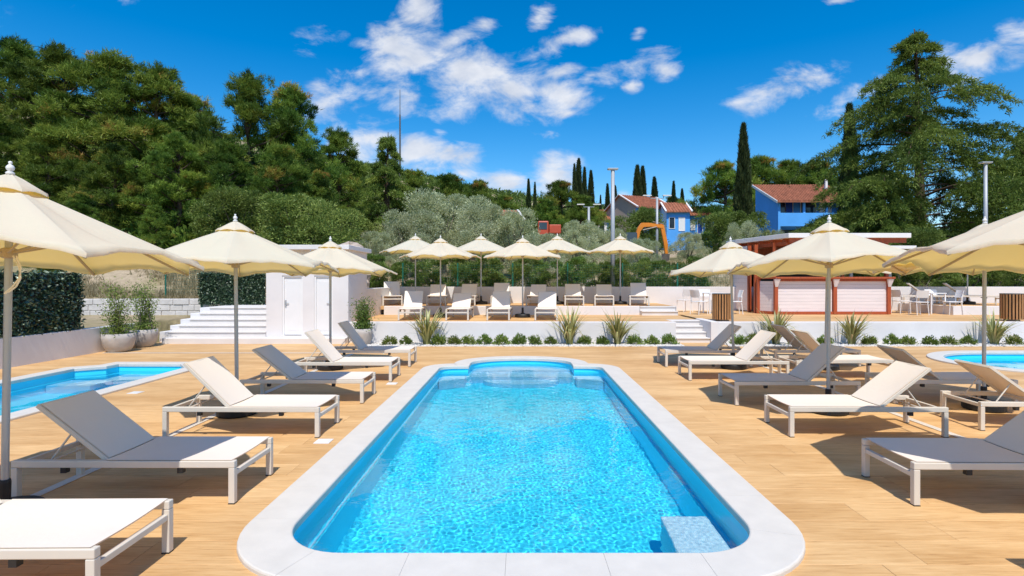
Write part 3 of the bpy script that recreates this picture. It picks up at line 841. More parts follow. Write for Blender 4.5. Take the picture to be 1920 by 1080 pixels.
# ------------------------------------------------------------------ raised terrace, walls, steps
Z1, Z2 = .58, .88
YW, YR, YBK = 15.95, 19.4, 22.2                     # front wall, platform riser, back wall
def wall(name, label, boxes, mat='white', cat='wall', bevel=.012):
    m = MB()
    for b in boxes: m.box(*b)
    return tag(m.build(name, M[mat], bevel=bevel), label, cat)
SX0, SX1 = 4.46, 5.42                                # front stairs
wall('retaining_wall', 'long low white retaining wall behind the row of small shrubs', [(-4.95, SX0, YW, YW + .22, -.1, Z1 + .012)])
wall('retaining_wall', 'low white retaining wall right of the narrow steps', [(SX1 + .22, 26, YW, YW + .22, -.1, Z1 + .012)])
wall('stair_cheek_wall', 'white cheek wall on the right of the narrow steps', [(SX1, SX1 + .218, YW - .12, YW + 1.3, -.1, Z1 + .03)])
def flat(name, x0, x1, y0, y1, z, mat='deck'):
    return tag(MB().box(x0, x1, y0, y1, z - .12, z).build(name, M[mat]), kind='structure')
flat('terrace_deck', -4.95, SX0, YW + .22, YR + .15, Z1)
flat('terrace_deck', SX0, SX1, YW + 1.25, YR + .15, Z1)
flat('terrace_deck', SX1 + .218, 15.1, YW + .22, YR + .15, Z1)
flat('terrace_deck', 15.1, 26, YW + .22, YR + .15, Z1)
flat('terrace_deck', 5.45, 15.1, YR + .15, YBK, Z1)
flat('platform_deck', -4.95, 5.42, YR + .15, YBK, Z2)
flat('platform_deck', 15.3, 26, YR + .15, YBK, Z2)
wall('platform_riser', 'white riser of the platform under the six parasols', [(-4.80, 4.15, YR, YR + .148, Z1 - .05, Z2 + .006), (5.42, 5.447, YR + .03, YBK, Z1 - .05, Z2 + .004)], cat='wall')
wall('platform_riser', 'white riser of the platform at the right edge', [(15.12, 26, YR, YR + .148, Z1 - .05, Z2 + .006), (15.1, 15.298, YR + .15, YBK, Z1 - .05, Z2 + .004)], cat='wall')
def stairs(label, x0, x1, y0, z0, rise, tread, n, shrink_l=0, name='staircase', deep=None):
    t = thing(name, label, 'steps', ((x0 + x1) / 2, y0, z0)); t.location = (0, 0, 0)
    for k in range(n):
        a = x0 + shrink_l * k
        MB().box(a, x1, y0 + k * tread, y0 + (n * tread if deep is None else deep), z0 + k * rise + (.002 if k else -.05), z0 + (k + 1) * rise - .036).build('riser', M['white_step'], t)
        MB().box(a - .012 * (shrink_l > 0), x1, y0 + k * tread - .028, y0 + (n * tread if deep is None else deep), z0 + (k + 1) * rise - .035, z0 + (k + 1) * rise).build('step', M['white_step'], t, bevel=.008)
    return t
stairs('narrow white steps cut into the retaining wall', SX0 + .003, SX1 - .003, YW - .05, 0, Z1 / 4, .31, 4, 0)
stairs('two white steps at the right end of the raised platform', 4.16, 5.40, YR - .32, Z1, .15, .32, 2)
# back wall and the side wall continuing the white hut
wall('terrace_back_wall', 'long white wall behind the loungers on the raised platform', [(-4.95, 13.0, YBK, YBK + .2, .2, 1.53)])
wall('terrace_back_wall', 'white wall behind the loungers at the right edge', [(13.05, 26, YBK + .02, YBK + .2, .2, 1.53)])
wall('terrace_side_wall', 'shaded white side wall between the hut and the platform', [(-5.15, -4.952, 17.7, YBK + .2, .0, 1.52)])
wall('garden_wall', 'low white wall along the left side under the green screen', [(-10.68, -10.5, -3, 15.1, -.1, .62)])
# wide flight of steps in front of the hut
WX0, WX1, WY = -10.12, -7.33, 15.62
wide = stairs('wide flight of white steps left of the hut', WX0, WX1, WY + .30, .16, .16, .30, 5, .13, deep=3.6)
MB().box(WX0, -4.96, WY, WY + .302, -.05, .16).build('step', M['white_step'], wide, bevel=.012)
MB().box(WX1 + .002, -4.96, WY + .303, WY + .62, -.05, .158).build('step', M['white_step'], wide, bevel=.012)
ck = thing('stair_cheek_wall', 'stepped pinkish cheek wall on the left of the wide white steps', 'wall')
for k in range(5):
    MB().box(WX0 - .36 + .12 * k, WX0 + .12 + .13 * k, WY + .45 + .3 * k, WY + 3.7, 0 + k * .16 - (.05 if k == 0 else -.001), .30 + .16 * k).build('wall_block', M['white'], ck, bevel=.01)

# ------------------------------------------------------------------ white hut with two doors
HX0, HX1, HY0, HY1, HZ1 = -7.32, -4.96, 15.93, 17.7, 2.66
hut = thing('changing_hut', 'white flat-roofed hut with two doors between the steps and the terrace', 'hut')
m = MB(); d1 = (PX(529, HY0), PX(568, HY0)); d2 = (PX(589, HY0), PX(624, HY0)); dz0, dz1 = .20, 1.93
for x0, x1, z0, z1 in ((HX0, d1[0], 0, HZ1), (d1[1], d2[0], 0, HZ1), (d2[1], HX1, 0, HZ1), (d1[0], d1[1], dz1, HZ1), (d2[0], d2[1], dz1, HZ1), (d1[0], d1[1], 0, dz0), (d2[0], d2[1], 0, dz0)):
    m.box(x0, x1, HY0, HY0 + .15, z0, z1)
m.box(HX0, HX0 + .15, HY0 + .15, HY1, 0, HZ1); m.box(HX1 - .15, HX1, HY0 + .15, HY1, 0, HZ1); m.box(HX0, HX1, HY1, HY1 + .15, 0, HZ1)
m.build('wall', M['white'], hut)
MB().box(HX0 - .12, HX1 + .12, HY0 - .34, HY1 + .25, HZ1, HZ1 + .13).build('roof', M['white'], hut, bevel=.01)
for x0, x1 in (d1, d2):
    dr = MB().box(x0 + .05, x1 - .05, HY0 + .05, HY0 + .09, dz0 + .02, dz1 - .05).build('door', M['plastic'], hut, bevel=.006)
    fr = MB().box(x0, x0 + .05, HY0 + .02, HY0 + .12, dz0, dz1).box(x1 - .05, x1, HY0 + .02, HY0 + .12, dz0, dz1).box(x0 + .05, x1 - .05, HY0 + .02, HY0 + .12, dz1 - .05, dz1).build('door_frame', M['plastic'], dr, bevel=.004)
    MB().box(x0 + .13, x1 - .13, HY0 + .044, HY0 + .05, dz0 + .14, dz1 - .16).build('door_panel', M['plastic'], dr, bevel=.003)
    hx = x0 + .085 if x0 == d1[0] else x1 - .085
    MB().box(hx - .02, hx + .02, HY0 + .035, HY0 + .05, 1.02, 1.22).bar((hx, HY0 + .02, 1.13), (hx + (.1 if x0 == d1[0] else -.1), HY0 + .02, 1.13), .015, .015).build('handle', M['post'], dr)

# ------------------------------------------------------------------ sun loungers
LL, LW, LH, TB = 1.80, .70, .345, .05
HINGE = .74
def sling_grid(x0, x1, y0, y1, z, sag, nx=8, ny=6, thick=.008):
    mb = MB()
    for zz, flip in ((0, False), (-thick, True)):
        V = []
        for i in range(nx + 1):
            for j in range(ny + 1):
                s, t = i / nx, j / ny
                V.append((x0 + (x1 - x0) * s, y0 + (y1 - y0) * t, z + zz - sag * math.sin(PI * t) * (.55 + .45 * math.sin(PI * s))))
        F = []
        for i in range(nx):
            for j in range(ny):
                q = (i * (ny + 1) + j, (i + 1) * (ny + 1) + j, (i + 1) * (ny + 1) + j + 1, i * (ny + 1) + j + 1)
                F.append(q[::-1] if flip else q)
        mb.add(V, F)
    return mb
LM = {}
def lounger_meshes():
    h = LW / 2
    LM['rail'] = MB().box(0, LL, -TB / 2, TB / 2, LH - .055, LH).mesh('side_rail', M['frame'])
    LM['bar'] = MB().box(-.018, .018, -h + TB, h - TB, LH - .125, LH - .085).mesh('end_bar', M['frame'])
    LM['leg'] = MB().box(-TB / 2, TB / 2, -TB / 2, TB / 2, .006, LH - .056).mesh('leg', M['frame'])
    LM['foot'] = MB().box(-TB / 2 - .001, TB / 2 + .001, -TB / 2 - .001, TB / 2 + .001, 0, .006).mesh('foot_pad', M['black'])
    LM['seat'] = sling_grid(HINGE + .01, LL - .03, -h + .012, h - .012, LH + .006, .018).mesh('seat_sling', M['sling'], True)
    LM['back'] = sling_grid(-.715, -.012, -h + TB + .022, h - TB - .022, .016, .014).mesh('backrest_sling', M['sling'], True)
    LM['backfr'] = MB().box(-.73, 0, -h + TB + .004, -h + TB + .03, -.022, .010).box(-.73, 0, h - TB - .03, h - TB - .004, -.022, .010).box(-.73, -.705, -h + TB + .03, h - TB - .03, -.022, .009).box(-.04, -.012, -h + TB + .03, h - TB - .03, -.024, -.002).mesh('backrest_frame', M['frame'])
    LM['pad'] = MB().box(-.022, .022, -.022, .022, LH - .098, LH - .056).mesh('stacking_pad', M['black'])
    LM['hinge'] = MB().box(HINGE - .02, HINGE + .012, -h + TB, h - TB, LH - .05, LH - .022).mesh('cross_bar', M['frame'])
lounger_meshes()
BEV = {}
def lounger(label, cx, cy, z, rz, ang, group):
    """(cx, cy): middle of the foot end; rz: direction the foot points to"""
    dx, dy = math.cos(rz), math.sin(rz)
    t = thing('sun_lounger', label, 'sun lounger', (cx - dx * LL, cy - dy * LL, z), rz, group)
    h = LW / 2
    for s in (-1, 1):
        link('side_rail', LM['rail'], t, (0, s * (h - TB / 2), 0), .006)
        for x in (TB / 2, LL - TB / 2):
            lg = link('leg', LM['leg'], t, (x, s * (h - TB / 2), 0), .005)
            link('foot_pad', LM['foot'], lg)
        for x in (.42, 1.36): link('stacking_pad', LM['pad'], t, (x, s * (h - TB / 2), 0))
    link('end_bar', LM['bar'], t, (LL - TB / 2, 0, 0), .004)
    link('end_bar', LM['bar'], t, (TB / 2, 0, .06), .004)
    link('cross_bar', LM['hinge'], t)
    link('seat_sling', LM['seat'], t)
    b = link('backrest_frame', LM['backfr'], t, (HINGE, 0, LH - .012), .003); b.rotation_euler = (0, R(ang), 0)
    link('backrest_sling', LM['back'], b)
    # prop between the rails and the backrest
    a = R(ang); px_, pz_ = HINGE - .40 * math.cos(a), LH - .012 + .40 * math.sin(a)
    if ang > 4:
        fx = .24; mb = MB()
        for s in (-1, 1): mb.tube((px_, s * (h - TB - .05), pz_ - .02), (fx, s * (h - TB - .05), LH - .03), .008, n=6)
        mb.tube((fx, -h + TB, LH - .03), (fx, h - TB, LH - .03), .009, n=6)
        mb.build('prop', M['frame'], t)
    return t
GL = 'sun loungers around the pools'
left_row = [  # foot end X, middle Y, angle, label
    (-2.31, 3.345, 35, 'white sun lounger in the bottom left corner, cut by the frame'),
    (-2.30, 4.80, 38, 'sun lounger with shaded taupe backrest, second from the bottom left corner'),
    (-2.30, 6.67, 44, 'sunlit white sun lounger before the narrow left pool, third from the bottom left'),
    (-2.30, 8.43, 38, 'sun lounger with shaded backrest beside the pool, fourth in the left row'),
    (-2.28, 10.12, 48, 'sunlit white sun lounger before the hut doors, fifth in the left row'),
    (-2.29, 11.83, 52, 'shaded sun lounger beside the plant pot near the terrace, last of the left row')]
for x, y, a, lb in left_row: lounger(lb, x, y, 0, R(random.Random(int(y * 100)).uniform(-.8, .8)), a, GL)
right_row = [(3.14, 3.05, 36, 'sun lounger just outside the bottom right corner, only its shadow in view'),
    (3.13, 4.76, 36, 'large shaded sun lounger cut by the right edge in the front'),
    (3.08, 6.69, 38, 'sunlit white sun lounger right of the pool with its parasol base beneath'),
    (3.07, 8.29, 42, 'shaded sun lounger behind the sunlit one right of the pool'),
    (3.00, 10.26, 45, 'sunlit white sun lounger, second of the right row from the terrace steps'),
    (2.98, 11.80, 44, 'shaded sun lounger of the right row nearest the narrow terrace steps')]
for x, y, a, lb in right_row: lounger(lb, x, y, 0, PI + R(random.Random(int(y * 77)).uniform(-.8, .8)), a, GL)
back_row = [(7.30, 6.87, 36, -3, 'sun lounger with tan backlit backrest cut by the right edge'),
    (7.22, 8.40, 38, 0, 'sun lounger with tan backlit backrest left of the round-ended pool'),
    (6.76, 10.42, 46, 2, 'sun lounger with glowing tan backrest, third of the far right row'),
    (7.05, 11.86, 44, 1, 'sun lounger with dark tan backrest, farthest of the far right row')]
for x, y, a, rz, lb in back_row: lounger(lb, x, y, 0, R(rz), a, GL)
GT = 'sun loungers on the raised terrace'
for i, (px, a, rz, lb) in enumerate(((768, 46, -84, 'front terrace sun lounger at the left, half lit, by the spiky plant'), (857, 38, -90, 'front terrace sun lounger with shaded backrest, second from the left'),
        (934, 45, -92, 'front terrace sun lounger with half sunlit backrest, third from the left'), (1024, 43, -94, 'front terrace sun lounger at the right, sunlit white'))):
    lounger(lb, PX(px, 16.62), 16.62, Z1, R(rz), a, GT)
for i, (px, a, rz) in enumerate(((736, 46, -76), (818, 34, -84), (873, 36, -90), (938, 40, -90), (1004, 34, -96), (1077, 36, -93), (1133, 34, -98), (1199, 40, -100))):
    lounger(f'taupe sun lounger against the back wall of the platform, {ORD[i]} from the left', PX(px, 19.75), 19.75, Z2, R(rz), a, GT)
for i, px in enumerate((1752, 1818, 1880)):
    lounger(f'low sun lounger on the platform at the right edge, {ORD[i]} from the left', PX(px, 20.5) - .3, 20.3 + .25 * (i % 2), Z2, R(-28), 40, GT)

# ------------------------------------------------------------------ parasols
UR, UZT, UZR = 1.33, 2.48, 1.945
def canopy_mesh(seed):
    """eight gores, each its own strip so that the seams over the ribs stay crisp"""
    rng = random.Random(seed); nr, per = 10, 8; V, F = [], []
    for p in range(8):
        ph, am, cr = rng.uniform(0, 6.28), rng.uniform(.6, 1.4), rng.uniform(.1, .3); st = len(V); a0, a1 = p * PI / 4, (p + 1) * PI / 4
        for i in range(nr + 2):
            s = min(1, i / nr); rr = .10 + (UR - .10) * s
            for k in range(per + 1):
                f = k / per; w = math.sin(PI * f)
                x = rr * (math.cos(a0) * (1 - f) + math.cos(a1) * f); y = rr * (math.sin(a0) * (1 - f) + math.sin(a1) * f)
                sc_ = 1 - .030 * w * s * s; x *= sc_; y *= sc_
                z = UZT - (UZT - UZR) * s - .030 * w * am * math.sin(PI * min(1, s * .96)) + .065 * am * w * s ** 5
                z += .013 * w * am * math.sin(7 * f * PI + ph + 3 * s) * s                      # soft creases running down the gore
                z += .021 * math.exp(-((f - cr) / .06) ** 2) * math.sin(PI * s) * am
                z += .021 * math.exp(-((f - 1 + cr * .8) / .05) ** 2) * math.sin(PI * s) * (2 - am)
                if i > nr: z -= .030; x *= .997; y *= .997                                       # hem
                V.append((x, y, z))
        for i in range(nr + 1):
            for k in range(per):
                q = st + i * (per + 1) + k; F.append((q, q + per + 1, q + per + 2, q + 1))
    return MB().add(V, F).mesh('canopy', M['canopy'], True)
def vent_mesh():
    V, F = [], []; per = 4
    for p in range(8):
        st = len(V); a0, a1 = p * PI / 4, (p + 1) * PI / 4
        for i, (rr, z) in enumerate(((.02, 2.585), (.08, 2.555), (.16, 2.505), (.235, 2.452), (.24, 2.432))):
            for k in range(per + 1):
                f = k / per; w = math.sin(PI * f)
                x = rr * (math.cos(a0) * (1 - f) + math.cos(a1) * f); y = rr * (math.sin(a0) * (1 - f) + math.sin(a1) * f)
                V.append((x, y, z + .022 * w * (i >= 3) - .004 * w))
        for i in range(4):
            for k in range(per): q = st + i * (per + 1) + k; F.append((q, q + per + 1, q + per + 2, q + 1))
    return MB().add(V, F).mesh('vent_cap', M['canopy'], True)
UM = {'canopy': [canopy_mesh(s) for s in range(4)], 'vent': vent_mesh(),
      'pole': MB().tube((0, 0, .06), (0, 0, 2.58), .024, n=14).mesh('pole', M['pole'], False),
      'base': MB().lathe([(.02, 0), (.235, 0), (.25, .02), (.25, .085), (.235, .11), (.07, .125), (.06, .15)], 30).mesh('base', M['black'], False),
      'collar': MB().lathe([(.036, .12), (.038, .30), (.034, .32)], 14).mesh('collar', M['black'], False),
      'finial': MB().lathe([(.010, 2.575), (.026, 2.585), (.028, 2.597), (.014, 2.61), (.024, 2.62), (.027, 2.637), (.018, 2.652), (.007, 2.66), (.013, 2.668), (.011, 2.68), (.002, 2.684)], 12).mesh('finial', M['finial'], True),
      'hub': MB().lathe([(.03, 1.96), (.052, 1.97), (.052, 2.03), (.03, 2.04)], 12).mesh('runner_hub', M['rib'], False),
      'rib': MB().bar((.05, 0, UZT - .004), (UR - .012, 0, UZR - .026), .015, .018).mesh('rib', M['rib']),
      'strut': MB().bar((.045, 0, 2.0), (.66, 0, UZT - .004 - (UZT - UZR + .022) * .488 - .01), .012, .014).mesh('strut', M['rib'])}
cnt_u = [0]
def parasol(label, x, y, z, rot, group, lean=(0, 0), cord=False):
    k = cnt_u[0]; cnt_u[0] += 1
    t = thing('parasol', label, 'parasol', (x, y, z), R(rot), group)
    link('base', UM['base'], t)
    p = link('pole', UM['pole'], t); link('collar', UM['collar'], p); link('runner_hub', UM['hub'], p); link('finial', UM['finial'], p)
    c = link('canopy', UM['canopy'][k % 4], t); link('vent_cap', UM['vent'], c)
    ribs = []
    for j in range(8):
        r_ = link('rib', UM['rib'], t); ribs.append(r_)
        s_ = link('strut', UM['strut'], r_)
    if cord:
        pts = [Vector((.06 + .05 * math.sin(q * .9), -.06, 1.98 - .28 * math.sin(PI * q / 10))) for q in range(11)]
        MB().path(pts, .006).build('pull_cord', M['cord'], t)
    t.rotation_mode = 'ZXY'; t.rotation_euler = (0, R(lean[1]), R(rot))               # turn first, then lean the pole
    ax = Matrix.Rotation(-R(rot), 4, 'Z') @ Vector((1, 0, 0)); pv = Matrix.Translation((0, 0, 2.5))
    tilt = pv @ Matrix.Rotation(R(lean[0]), 4, ax) @ pv.inverted()                    # the canopy hangs a little askew on its pole
    c.matrix_basis = tilt
    for j, r_ in enumerate(ribs): r_.matrix_basis = tilt @ Matrix.Rotation(j * PI / 4, 4, 'Z')
    return t
GP = 'cream parasols beside the pools'
parasol('large cream parasol at the left edge with a hanging pull cord', -3.84, 4.12, 0, 14, GP, (-3.4, 1.0), True)
parasol('cream parasol before the narrow left pool and wide steps', -3.80, 7.42, 0, 24, GP, (-3.0, -.5))
parasol('cream parasol in front of the white hut', -3.85, 11.2, 0, 10, GP, (-2.6, 0))
parasol('large cream parasol cut by the right edge in front', 4.30, 4.32, 0, 12, GP, (-3.6, 2.2))
parasol('cream parasol over the sunlit lounger right of the pool, before the bar', 4.18, 7.55, 0, 16, GP, (-4.2, .3))
parasol('cream parasol left of the red and white bar kiosk', 4.33, 11.3, 0, 10, GP, (-2.4, -1.4))
parasol('cream parasol half hidden behind the front right one, by the round-ended pool', 6.44, 7.72, 0, 12, GP, (-2, .3))
parasol('cream parasol hidden behind the one before the bar, only its pole showing', 6.14, 11.2, 0, 20, GP, (0, 1.2))
GQ = 'cream parasols on the raised terrace'
for i, (px, rot) in enumerate(((779, 10), (902, 5), (1045, 16), (1163, 12))):
    parasol(f'small far cream parasol in the back row of the terrace, {ORD[i]} from the left', PX(px, 20.95), 20.95, Z2, rot, GQ)
for i, (px, rot) in enumerate(((826, 8), (980, 20))):
    parasol(f'far cream parasol in the front row of the terrace, {"left" if i == 0 else "right"} of two', PX(px, 18.1), 18.1, Z1, rot, GQ)
parasol('far parasol on the right platform, its thin pole behind the round-ended pool', PX(1814, 20.9), 20.9, Z2, 12, GQ)
# ------------------------------------------------------------------ gravel bed, shrubs and spiky plants before the terrace wall
def gravel(name, x0, x1, n, seed):
    rng = np.random.default_rng(seed); c = np.stack([rng.uniform(x0, x1, n), rng.uniform(15.0, YW - .02, n), rng.uniform(.0, .02, n)], 1)
    base = np.array([(1, 0, 0), (0, 1, 0), (-1, 0, 0), (0, -1, 0), (0, 0, .7), (0, 0, -.7)])
    V = (c[:, None] + base[None] * rng.uniform(.012, .032, (n, 1, 1)) * rng.uniform(.7, 1.3, (n, 6, 1))).reshape(-1, 3)
    f = np.array([(0, 1, 4), (1, 2, 4), (2, 3, 4), (3, 0, 4), (1, 0, 5), (2, 1, 5), (3, 2, 5), (0, 3, 5)])
    F = (np.arange(n)[:, None, None] * 6 + f[None]).reshape(-1, 3)
    o = tag(link(name, np_mesh(name, V, F, M['stone'])), 'strip of white gravel along the foot of the terrace wall', 'gravel', kind='stuff')
    tag(MB().box(x0, x1, 15.0, YW - .002, -.02, .012).build('gravel_bed', M['stone']), kind='structure')
gravel('gravel', -4.3, SX0 - .02, 9000, 1)
gravel('gravel', SX1 + .24, 18, 12000, 2)

def rosette(seed, n=760, r=.215, h=.25):
    rng = np.random.default_rng(seed); sh = on_sphere(40, rng); sh[:, 2] = np.abs(sh[:, 2]) * .9 + .1; sh = unit(sh)
    idx = rng.integers(0, 40, n); d = unit(sh[idx] + rng.normal(size=(n, 3)) * .16)
    P = d * np.array([r, r, h]) * rng.uniform(.45, 1.0, (n, 1)) * rng.uniform(.85, 1.1, 40)[idx][:, None]
    D = d * .8 + rng.normal(size=(n, 3)) * .5 + [0, 0, .35]
    V, F, k = blades(P, D, rng.uniform(.045, .085, n), rng.uniform(.018, .03, n), rng, True)
    return np_mesh('foliage', V, F, M['bush'], np.repeat(np.clip(.35 + .5 * (P[:, 2] / h) * 0 + rng.normal(.15, .22, n), 0, 1), k))
ROS = [rosette(s) for s in range(4)]
STEM = MB().tube((0, 0, -.01), (0, 0, .16), .012, .006, n=5).mesh('stem', M['bark'])
bed_left = [730, 761, 823, 851, 879, 909, 941, 974, 1003, 1033, 1096, 1129, 1190, 1222, 1254]
bed_right = [1384, 1414, 1492, 1546, 1630, 1672, 1703, 1743, 1779, 1816, 1900]
rnd = random.Random(3)
for side, lst in (('left', bed_left), ('right', bed_right)):
    for i, px in enumerate(lst):
        y = 15.38 + rnd.uniform(-.08, .08)
        lb = f'round green shrub in the gravel {side} of the narrow steps, {ORD[i]} from the left'
        t = thing('small_shrub', lb, 'shrub', (PX(px, y), y, 0), rnd.uniform(0, 6), 'small round shrubs in the gravel bed')
        s = rnd.uniform(.85, 1.12); t.scale = (s, s, s * rnd.uniform(.9, 1.1))
        link('foliage', ROS[i % 4], t); link('stem', STEM, t)

def straps(seed, n=86, h=1.05, spread=.78):
    rng = np.random.default_rng(seed); V, F, T = [], [], []
    for i in range(n):
        az = rng.random() * 6.283; L_ = h * rng.uniform(.55, 1.08); out = spread * rng.uniform(.12, 1.0); w = rng.uniform(.020, .038)
        d = np.array([math.cos(az), math.sin(az), 0]); s = np.array([-d[1], d[0], 0]); b = d * rng.uniform(0, .09); ns = 7; tn = np.clip(rng.normal(.5, .22), 0, 1)
        droop = rng.uniform(.0, .35) if rng.random() < .8 else rng.uniform(.4, .8)
        st = len(V)
        for k in range(ns + 1):
            q = k / ns; c = b + d * out * q ** 1.7 + np.array([0, 0, L_ * (q - droop * q ** 3.2)]); ww = w * (1 - q ** 2.2) + .002
            V += [c - s * ww, c + s * ww]; T += [tn + .1 * q, np.clip(tn + .18, 0, 1)]
        F += [(st + 2 * k, st + 2 * k + 1, st + 2 * k + 3, st + 2 * k + 2) for k in range(ns)]
    return np_mesh('leaf_blades', V, F, M['strap'], T)
STR = [straps(s) for s in range(3)]
for i, (px, hh, lb) in enumerate(((800, 1.08, 'yellow-striped spiky plant in the gravel nearest the hut'), (1068, 1.1, 'tall spiky striped plant in the gravel behind the pool end'), (1158, 1.02, 'wide spiky striped plant in the gravel left of the narrow steps'),
        (1455, 1.06, 'spiky striped plant in the gravel before the bar kiosk corner'), (1596, .95, 'spiky striped plant in the gravel under the bar counter'), (1864, 1.0, 'spiky striped plant in the gravel at the right edge'))):
    t = thing('spiky_plant', lb, 'plant', (PX(px, 15.42), 15.42, 0), i * 1.3, 'spiky striped plants in the gravel bed'); t.scale = (1, 1, hh)
    tag(link('leaf_blades', STR[i % 3], t), kind='stuff')

# ------------------------------------------------------------------ plant pots
def potted(label, x, y, r, h, ph, spread, seed, dens=1.0):
    t = thing('potted_plant', label, 'potted plant', (x, y, 0), 0, 'concrete pots with leafy plants')
    MB().lathe([(.02, 0), (r * .58, 0), (r * .72, .03), (r * .92, h * .35), (r, h * .72), (r * .985, h), (r * .91, h), (r * .90, h * .86), (.02, h * .86)], 32).build('pot', M['pot'], t, True)
    MB().lathe([(.01, h * .86 + .004), (r * .895, h * .86 + .004), (r * .89, h * .86 + .012), (.01, h * .86 + .02)], 24).build('soil', M['soil'], t)
    rng = np.random.default_rng(seed); mb = MB(); P, D, T = [], [], []
    for s in range(int(13 * dens)):
        az = rng.random() * 6.283; top = np.array([math.cos(az) * spread * rng.uniform(.1, .9), math.sin(az) * spread * rng.uniform(.1, .9), h * .86 + ph * rng.uniform(.35, 1.0)])
        b = np.array([rng.normal() * r * .22, rng.normal() * r * .22, h * .84]); mid = (b + top) / 2 + rng.normal(size=3) * .05 - np.array([top[0], top[1], 0]) * .15
        mb.tube(b, mid, .009, .007, n=5, caps=False); mb.tube(mid, top, .007, .003, n=5, caps=False)
        m_ = int(150 * dens); q = rng.random(m_) ** .8
        c = np.where(q[:, None] < .5, b + (mid - b) * q[:, None] * 2, mid + (top - mid) * (q[:, None] - .5) * 2)
        P.append(c + rng.normal(size=(m_, 3)) * .075 * (.5 + q[:, None])); D.append(rng.normal(size=(m_, 3)) + [0, 0, .5]); T.append(np.clip(rng.normal(.42, .2, m_), 0, 1))
    m_ = int(420 * dens); a = rng.random(m_) * 6.283; rr = r * 1.05 * np.sqrt(rng.random(m_))
    P.append(np.stack([np.cos(a) * rr, np.sin(a) * rr, h * .9 + rng.random(m_) * .22], 1)); D.append(rng.normal(size=(m_, 3)) + [0, 0, .3]); T.append(np.clip(rng.normal(.4, .2, m_), 0, 1))
    P, D, T = np.concatenate(P), np.concatenate(D), np.concatenate(T)
    V, F, k = blades(P, D, rng.uniform(.05, .09, len(P)), rng.uniform(.018, .03, len(P)), rng, True)
    mb.build('stems', M['greybark'], t)
    tag(link('foliage', np_mesh('foliage', V, F, M['bush'], np.repeat(T, k)), t), kind='stuff')
potted('concrete pot with a loose leafy plant by the low left wall, nearer one', -10.12, 13.95, .36, .46, 1.45, .42, 1)
potted('concrete pot with an upright leafy plant beside the wide white steps', -10.22, 15.0, .35, .47, 1.55, .34, 2)
potted('concrete pot with a bushy plant at the right corner of the hut', -4.38, 15.35, .26, .46, .95, .26, 3, 1.1)

# ------------------------------------------------------------------ artificial leaf screens
def leaf_screen(label, x, y, z, rz, w, h, n, seed):
    rng = np.random.default_rng(seed); t = thing('leaf_screen', label, 'hedge screen', (x, y, z), rz, 'artificial leaf screens')
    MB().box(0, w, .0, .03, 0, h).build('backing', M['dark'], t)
    P = np.stack([rng.uniform(-.01, w + .01, n), -rng.random(n) * .07 - .0, rng.uniform(-.02, h + .03, n)], 1)
    D = rng.normal(size=(n, 3)) * .7 + [0, -.55, -.25]
    V, F, k = blades(P, D, rng.uniform(.05, .10, n), rng.uniform(.03, .055, n), rng, True)
    tag(link('foliage', np_mesh('foliage', V, F, M['hedge'], np.repeat(np.clip(rng.beta(1.3, 2.2, n), 0, 1), k)), t), kind='stuff')
    m = MB()
    for q in range(int(w // 2) + 1): m.box(min(w - .05, q * 2.0), min(w - .05, q * 2.0) + .05, .035, .08, -.3, h + .02)
    m.build('support_posts', M['green'], t)
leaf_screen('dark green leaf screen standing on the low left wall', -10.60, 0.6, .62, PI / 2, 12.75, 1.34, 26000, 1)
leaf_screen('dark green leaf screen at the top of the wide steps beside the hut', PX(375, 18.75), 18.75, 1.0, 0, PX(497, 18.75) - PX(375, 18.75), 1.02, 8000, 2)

# ------------------------------------------------------------------ stone blocks behind the pots
def block_wall(label, x0, y, z0, rows, n, bw, bh, mat, seed):
    rng = random.Random(seed); t = thing('block_wall', label, 'wall', (x0, y, z0))
    MB().box(-.1, n * bw - .1, .03, .36, 0, rows * bh - .02).build('mortar_core', M[mat], t)
    for r_ in range(rows):
        x = -(bw / 2 if r_ % 2 else 0)
        for k in range(n):
            w = bw * rng.uniform(.8, 1.2); d = rng.uniform(-.02, .012)
            MB().box(x + .008, x + w - .008, d, .38 + d, r_ * bh + .005, (r_ + 1) * bh - .005 + rng.uniform(-.008, .004)).build('block', M[mat], t, bevel=.015); x += w
block_wall('rows of pale limestone blocks behind the plant pots', -15.6, 19.0, .54, 3, 11, .47, .205, 'block', 1)
block_wall('single row of tan blocks at the top of the wide steps', -11.9, 19.25, 1.0 - .04, 1, 6, .47, .19, 'tanblock', 2)
flat('stair_landing', -10.4, -7.3, 19.05, 19.6, .955, 'white_step')

